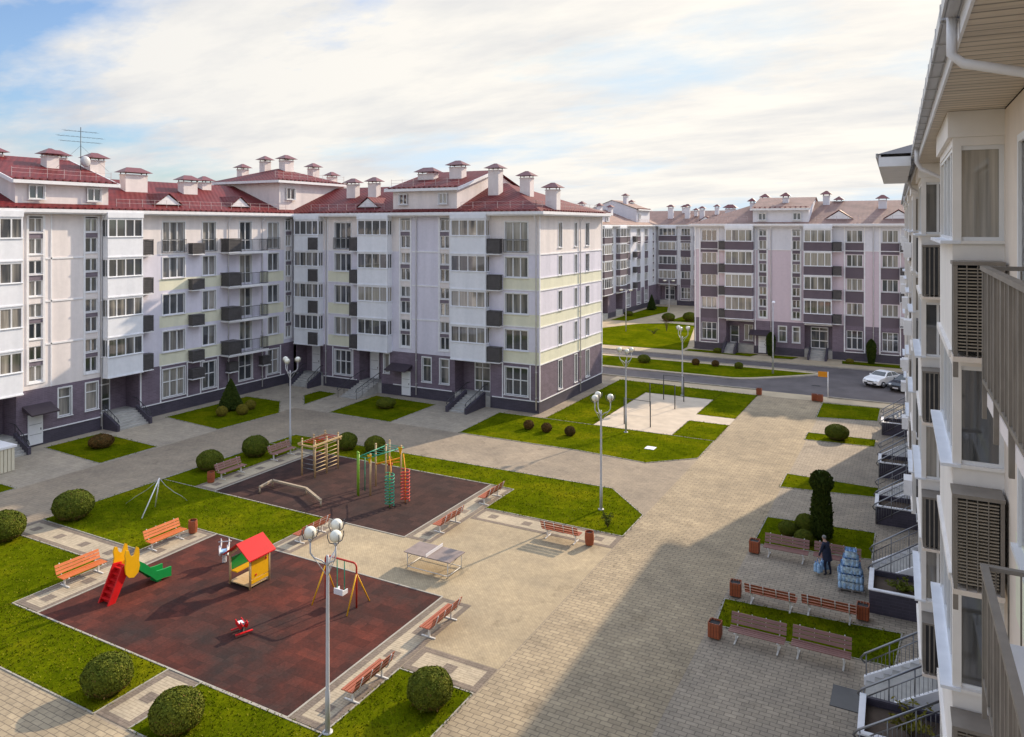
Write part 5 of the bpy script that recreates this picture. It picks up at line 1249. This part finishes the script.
MB().tube([(0,.2,1.75),(.15,.5,1.25),(.35,.9,.8),(.4,1.35,.45),(.3,1.8,.02)],.018,5).build('rope',M['polegrey'],r); MB().tube([(0,.2,1.72),(-.9,.1,1.0),(-1.7,-.1,.5),(-2.4,-.2,.02)],.014,5).build('rope',M['polegrey'],r)
def pingpong():
    r=thing('table_tennis_table','worn mauve table tennis table with a white net on thin steel legs','table',(-19.9,29.35,.012),.0)
    L,W_=1.28,.66
    for s in (-1,1): MB().box(min(s*.01,s*L),max(s*.01,s*L),-W_,W_,.74,.77).build('table_half',M['tabletop'],r)
    MB().box(-.008,.008,-W_-.05,W_+.05,.772,.92).build('net',M['trim'],r)
    for sx in (-1,1):
        for sy in (-1,1): MB().tube([(sx*1.12,sy*.58,0),(sx*1.12,sy*.58,.74)],.022,6).build('leg',M['benchwhite'],r)
    f=MB()
    for sy in (-1,1): f.tube([(-1.12,sy*.58,.09),(1.12,sy*.58,.09)],.02,6); f.tube([(-1.12,sy*.58,.70),(1.12,sy*.58,.70)],.018,6)
    for sx in (-1,1): f.tube([(sx*1.12,-.58,.09),(sx*1.12,.58,.09)],.02,6); f.tube([(sx*1.12,-.58,.45),(sx*1.12,.58,.70)],.014,6)
    f.build('frame',M['benchwhite'],r)
pingpong()
for i,(y,x0,x1,h,l) in enumerate(((58.0,-20.9,-18.72,2.1,'nearest dark pull up bar on the sand court beside the lamp'),(64.8,-20.95,-18.7,2.1,'middle dark pull up bar on the sand court'),(67.9,-20.65,-18.77,2.3,'farthest dark pull up bar on the sand court by the road side lamp'))):
    r=thing('pull_up_bar',l,'exercise bar',((x0+x1)/2,y,.016),0,'pull up bars on the sand court'); q=(x1-x0)/2
    for s in (-1,1): MB().tube([(s*q,0,0),(s*q,0,h)],.045,7).build('post',M['darksteel'],r)
    MB().tube([(-q,0,h-.05),(q,0,h-.05)],.025,7).build('bar',M['darksteel'],r)

# ribbed pale porch block at the left edge
r=thing('porch_enclosure','pale ribbed box shaped porch block at the left edge before the white side door','porch',(-53.8,26.15,0))
m=MB()
for i in range(17): m.box(1.72,1.79,-1.95+i*.23,-1.95+i*.23+.18,.05,1.55)
for i in range(15): m.box(-1.7+i*.23,-1.7+i*.23+.18,-2.06,-1.99,.05,1.55)
m.box(-1.75,1.72,-1.99,1.95,0,1.56); m.build('wall',M['porchbeige'],r); MB().box(-1.85,1.85,-2.12,2.05,1.56,1.70).build('roof',M['trim'],r)

# ---------------------------------------------------------------- cars
def car(label, paint, loc, rz):
    r=thing('parked_car',label,'car',loc,rz,'cars parked by the road'); L=[(-2.25,.45),(-2.28,.62),(-2.2,.92),(-1.6,1.02),(-1.45,1.04),(-.85,1.38),(-.2,1.47),(.35,1.44),(1.02,1.06),(1.15,1.0),(1.9,.88),(2.2,.70),(2.26,.50),(2.2,.32),(-2.15,.32)]
    def hw(x,z): 
        w=.88-.10*max(0,(abs(x)-1.5))**1.6; return w-.30*max(0,z-.95)/.5
    b=MB(); n=len(L); 
    for s in (-1,1): b.v+= [(x,s*hw(x,z),z) for x,z in L]
    # loft side to side plus closing sides
    k=0
    for i in range(n): j=(i+1)%n; b.f.append((i,j,n+j,n+i)); b.m.append(0); b.sm.append(False)
    mid=[1,2,3,4,5,6,7,8,9,10,11,12,13,14,0]
    for s in (0,1):
        o=s*n
        b.f += [tuple(o+i for i in (0,1,2,3,9,10,11,12,13,14)), tuple(o+i for i in (3,4,8,9)), tuple(o+i for i in (4,5,6,7,8))]; b.m+=[0]*3; b.sm+=[False]*3
    body=b.build('body',M[paint],r); bv=body.modifiers.new('b','BEVEL'); bv.width=.06; bv.segments=3; bv.limit_method='ANGLE'; bv.angle_limit=.5
    g=MB()
    def strip(i,j,e=.012,w=.9):
        (x0,z0),(x1,z1)=L[i],L[j]; dx,dz=x1-x0,z1-z0; l=math.hypot(dx,dz); nx,nz=-dz/l,dx/l
        if nz<0: nx,nz=-nx,-nz
        a,c=.1,.93
        p=lambda t,s:(x0+dx*t+nx*e, s*(hw(x0+dx*t,z0+dz*t)*w), z0+dz*t+nz*e)
        return [p(a,-1),p(c,-1),p(c,1),p(a,1)]
    MB().poly(strip(7,8)).build('windscreen',M['carglass'],r); MB().poly(strip(4,5)).build('rear_window',M['carglass'],r)
    for s in (-1,1):
        for pts in (((-1.25,1.08),(-.82,1.34),(-.28,1.42),(-.28,1.08)),((-.18,1.08),(-.18,1.42),(.32,1.39),(.86,1.08))):
            MB().poly([(x,s*(hw(x,z)+.03),z) for x,z in pts]).build('side_window',M['carglass'],r)
        MB().sph((2.10,s*.62,.70),(.16,.17,.09),10,7).build('headlight',M['lens'],r); MB().sph((-2.16,s*.64,.84),(.12,.18,.09),10,7).build('tail_light',M['lightred'],r)
        MB().sph((.72,s*.97,1.06),(.08,.10,.07),8,6).build('mirror',M[paint],r)
        for x in (-1.35,1.4):
            w=MB().tube([(x,s*.70,.32),(x,s*.90,.32)],.325,20).build('wheel',M['rubberblack'],r); MB().tube([(x,s*.89,.32),(x,s*.915,.32)],.2,14).build('rim',M['alloy'],w)
    MB().box(2.18,2.29,-.62,.62,.36,.50).box(2.2,2.285,-.35,.35,.58,.66).build('grille',M['rubberblack'],r); MB().box(2.29,2.30,-.26,.26,.40,.50).build('number_plate',M['trim'],r)
car('white saloon car parked on the asphalt before the lilac block','carwhite',(-3.05,84.5,.012),R(240))
car('dark car half hidden by the near block just right of the white car','cardark',(-.85,83.2,.012),R(242))

# ---------------------------------------------------------------- person and water bottles
def skin_mesh(name, joints, edges, root, levels=2):
    me=bpy.data.meshes.new(name+'_s'); me.from_pydata([j[0] for j in joints],edges,[]); o=bpy.data.objects.new(name+'_s',me); COL.objects.link(o)
    sk=o.modifiers.new('s','SKIN'); su=o.modifiers.new('u','SUBSURF'); su.levels=levels; su.render_levels=levels
    for i,j in enumerate(joints):
        v=me.skin_vertices[0].data[i]; q=j[1]; v.radius=q if isinstance(q,tuple) else (q,q); v.use_root=(i==root)
    dg=bpy.context.evaluated_depsgraph_get(); out=bpy.data.meshes.new_from_object(o.evaluated_get(dg)); bpy.data.objects.remove(o); return out
def person():
    r=thing('person','person in a dark navy jacket and trousers carrying two packs of blue water bottles','person',(-3.66,37.25,.012),R(152))
    # facing local +x ; slight forward lean, both hands low in front
    J=[((0,0,.92),(.13,.17)),((.02,0,1.12),(.125,.165)),((.07,0,1.34),(.135,.185)),((.10,0,1.47),(.085,.11)),((.13,0,1.55),.055),((.165,0,1.66),(.085,.078)),((.175,0,1.72),(.08,.075)),
       ((.0,.095,.86),.095),((.05,.105,.50),.062),((-.02,.11,.10),.042),((.10,.12,.045),.036),((.0,-.095,.86),.095),((-.04,-.105,.50),.062),((-.12,-.11,.10),.042),((.0,-.12,.045),.036),
       ((.09,.20,1.41),.068),((.14,.26,1.14),.05),((.24,.25,.90),.038),((.09,-.20,1.41),.068),((.14,-.26,1.14),.05),((.24,-.25,.90),.038),((.265,.25,.84),(.034,.02)),((.265,-.25,.84),(.034,.02))]
    E=[(0,1),(1,2),(2,3),(3,4),(4,5),(5,6),(0,7),(7,8),(8,9),(9,10),(0,11),(11,12),(12,13),(13,14),(3,15),(15,16),(16,17),(17,21),(3,18),(18,19),(19,20),(20,22)]
    me=skin_mesh('body',J,E,0)
    bm=bmesh.new(); bm.from_mesh(me)
    def addt(pts,rs):
        t=MB().tube(pts,rs,6); vs=[bm.verts.new(v) for v in t.v]
        for f in t.f:
            try: bm.faces.new([vs[i] for i in f])
            except ValueError: pass
    for s in (1,-1):      # five fingers curled round the pack handles
        for k,(dy,l) in enumerate(((.026,.9),(.009,1.),(-.009,.95),(-.026,.75))):
            y=s*.25+dy; addt([(.27,y,.82),(.29,y,.785),(.285,y,.76-.01*l),(.262,y,.752),(.247,y,.772)],[.0095,.009,.0085,.008,.006])
        addt([(.262,s*.25-s*.03,.835),(.25,s*.25-s*.05,.80),(.262,s*.25-s*.035,.772)],[.010,.010,.007])
    addt([(.245,0,1.675),(.265,0,1.655),(.25,0,1.645)],[.012,.014,.01])     # nose
    for s in (1,-1): addt([(.16,s*.078,1.69),(.165,s*.09,1.675),(.16,s*.08,1.645)],[.01,.016,.008])    # ears
    bm.to_mesh(me); bm.free()
    for k in ('skin','navy','trouser','shoe'): me.materials.append(M[k])
    for p in me.polygons:
        z=p.center.z; x=p.center.x; a=abs(p.center.y); p.use_smooth=True
        hand=a>.19 and z<.875
        p.material_index=0 if (z>1.53 or hand) else 3 if z<.085 and a<.19 else 2 if z<.80 and a<.2 else 1
    o=bpy.data.objects.new('body',me); COL.objects.link(o); o.parent=r
    MB().sph((.150,0,1.715),(.098,.090,.085),14,10,0,.04).build('hair',M['hair'],r)
    f=MB()
    for s in (1,-1): f.sph((.245,s*.03,1.685),.010,8,6)
    f.build('eyes',M['shoe'],r)
    j=MB(); n=18     # jacket skirt over the hips
    for (z0,rx0,ry0),(z1,rx1,ry1) in (((.72,.19,.235),(.95,.185,.23)),((.95,.185,.23),(1.25,.17,.22))):
        vs=[(.01+(z0-.9)*.15+rx0*math.cos(i/n*6.283),ry0*math.sin(i/n*6.283),z0) for i in range(n)]+[(.01+(z1-.9)*.15+rx1*math.cos(i/n*6.283),ry1*math.sin(i/n*6.283),z1) for i in range(n)]
        j.add(vs,[(i,(i+1)%n,n+(i+1)%n,n+i) for i in range(n)],0,True)
    j.build('jacket',M['navy'],r)
def bottle(mb,x,y,z,h=.36,rr=.075):
    mb.tube([(x,y,z),(x,y,z+h*.12),(x,y,z+h*.45),(x,y,z+h*.5),(x,y,z+h*.72),(x,y,z+h*.9),(x,y,z+h)],[rr*.93,rr,rr,rr*.9,rr,rr*.35,rr*.3],9)
    mb.tube([(x,y,z+h),(x,y,z+h*1.06)],rr*.34,7,1)
person()
for i,(dy,l) in enumerate(((.25,'pack of blue water bottles in the hand nearer the camera'),(-.25,'pack of blue water bottles in the hand farther from the camera'))):
    a=R(152); lx,ly=.29,dy; wx=-3.66+lx*math.cos(a)-ly*math.sin(a); wy=37.25+lx*math.sin(a)+ly*math.cos(a)
    r=thing('water_pack',l,'bottle pack',(wx,wy,.14),a,'packs of water carried by the person')
    for q in ((-.085,-.085),(.085,-.085),(-.085,.085),(.085,.085)): m=MB(); bottle(m,q[0],q[1],0,.44,.083); m.build('bottle',[M['petblue'],M['petcap']],r)
    MB().tube([(-.02,-.12,.5),(-.02,-.06,.625),(-.02,.06,.625),(-.02,.12,.5)],.008,5).build('handle',M['petcap'],r)
r=thing('pallet','wooden pallet standing on the pavers under the bottle stack','pallet',(-2.62,36.5,.012),.1)
for z in (0,.10): 
    for k in range(5): MB().box(-.55,.55,-.55+k*.25,-.55+k*.25+.1,z,z+.025).build('board',M['pallet'],r)
for k in (-.5,0,.42): MB().box(k,k+.08,-.55,.55,.026,.099).build('bearer',M['pallet'],r)
r=thing('bottle_stack','tapering film wrapped stack of blue water bottles on the pallet beside the person','bottle stack',(-2.62,36.5,.139),.1)
rn=random.Random(9); z=0
for lay,(nx,ny) in enumerate(((6,6),(6,6),(5,5),(4,4),(3,3))):
    m=MB()
    for i in range(nx):
        for j in range(ny): bottle(m,(i-(nx-1)/2)*.172+rn.gauss(0,.012),(j-(ny-1)/2)*.172+rn.gauss(0,.012),z,.30,.082)
    m.build('bottle_layer',[M['petblue'],M['petcap']],r)
    wx,wy=nx*.088,ny*.088; f=MB(); n=20
    for za,zb,k in ((z+.02,z+.14,.97),(z+.14,z+.3,1.0)):
        vs=[]
        for q in range(n*2):
            a=(q%n)/n*6.283; c,s=math.cos(a),math.sin(a); e=1/max(abs(c),abs(s))*.94; rj=1+rn.gauss(0,.012); vs.append((wx*c*e*rj*k,wy*s*e*rj*k,za if q<n else zb))
        if lay<5: f.add(vs,[(i,(i+1)%n,n+(i+1)%n,n+i) for i in range(n) ],0,True)
    f.build('film_wrap',M['wrap'],r); z+=.315

# ---------------------------------------------------------------- camera, sun, sky
AZ=R(16.8); EL=R(27.0)
cam=bpy.data.cameras.new('camera'); co=bpy.data.objects.new('camera',cam); COL.objects.link(co)
cam.sensor_width=36; cam.lens=36*755/1024; cam.shift_y=-(368.5-226)/1024; cam.clip_start=.1; cam.clip_end=9000
co.location=(0,0,16); co.rotation_euler=(R(90),0,R(28.27)); scene.camera=co
sl=bpy.data.lights.new('sun','SUN'); so=bpy.data.objects.new('sun',sl); COL.objects.link(so)
sl.energy=4.25; sl.angle=R(.6); sl.color=(1.,.83,.62)
d=Vector((-math.sin(AZ)*math.cos(EL),-math.cos(AZ)*math.cos(EL),-math.sin(EL))); so.rotation_euler=d.to_track_quat('-Z','Y').to_euler(); so.location=(60,200,90)
w=bpy.data.worlds.new('World'); scene.world=w; w.use_nodes=True; nt=w.node_tree; bg=nt.nodes['Background']; bg.inputs['Strength'].default_value=.13
sky=nt.nodes.new('ShaderNodeTexSky'); sky.sky_type='NISHITA'; sky.sun_disc=False; sky.sun_elevation=EL; sky.sun_rotation=AZ; sky.altitude=100; sky.dust_density=1.5
tc=nt.nodes.new('ShaderNodeTexCoord'); sep=nt.nodes.new('ShaderNodeSeparateXYZ'); nt.links.new(tc.outputs['Generated'],sep.inputs[0])
# project the view direction on a cloud layer so that clouds flatten towards the horizon
mx=nt.nodes.new('ShaderNodeMath'); mx.operation='MAXIMUM'; mx.inputs[1].default_value=.0; nt.links.new(sep.outputs[2],mx.inputs[0])
ad=nt.nodes.new('ShaderNodeMath'); ad.operation='ADD'; ad.inputs[1].default_value=.16; nt.links.new(mx.outputs[0],ad.inputs[0])
dv=nt.nodes.new('ShaderNodeVectorMath'); dv.operation='SCALE'; iv=nt.nodes.new('ShaderNodeMath'); iv.operation='DIVIDE'; iv.inputs[0].default_value=1.; nt.links.new(ad.outputs[0],iv.inputs[1])
nt.links.new(tc.outputs['Generated'],dv.inputs[0]); nt.links.new(iv.outputs[0],dv.inputs['Scale'])
mp=mapping(nt,dv.outputs[0],(0,0,R(28)),(.8,1.25,.5)); mp.node.inputs['Location'].default_value=(4.4,-5.2,0)
n1=noise(nt,mp,.75,7,.6)
cov=ramp(nt,n1,[(.38,(0,0,0)),(.52,(1,1,1))])
sh=ramp(nt,noise(nt,mapping(nt,dv.outputs[0],(0,0,R(28)),(.9,1.9,.5)),1.3,6,.6),[(.3,(4.3,4.4,4.6)),(.6,(5.75,5.6,5.35))])
hi=ramp(nt,sep.outputs[2],[(.30,(1,1,1)),(.75,(1.66,1.92,2.4))])   # overhead clouds, out of view, brightened to add ambient fill light
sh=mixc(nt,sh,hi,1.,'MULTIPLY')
blue=mixc(nt,sky.outputs[0],(.78,.89,1.06),1.,'MULTIPLY')
blue=mixc(nt,blue,(4.1,4.95,5.7),1.,'DARKEN')
dt=nt.nodes.new('ShaderNodeVectorMath'); dt.operation='DOT_PRODUCT'; dt.inputs[1].default_value=tuple(-d); nt.links.new(tc.outputs['Generated'],dt.inputs[0])
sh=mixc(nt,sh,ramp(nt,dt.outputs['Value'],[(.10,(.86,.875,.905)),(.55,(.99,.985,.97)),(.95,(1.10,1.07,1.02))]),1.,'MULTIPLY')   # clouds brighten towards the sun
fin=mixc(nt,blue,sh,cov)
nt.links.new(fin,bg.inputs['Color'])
scene.view_settings.view_transform='Standard'; scene.view_settings.look='None'; scene.view_settings.exposure=.4; scene.view_settings.gamma=1
scene.cycles.max_bounces=6; scene.cycles.diffuse_bounces=3; scene.cycles.glossy_bounces=3; scene.cycles.use_denoising=True; scene.cycles.sample_clamp_indirect=6
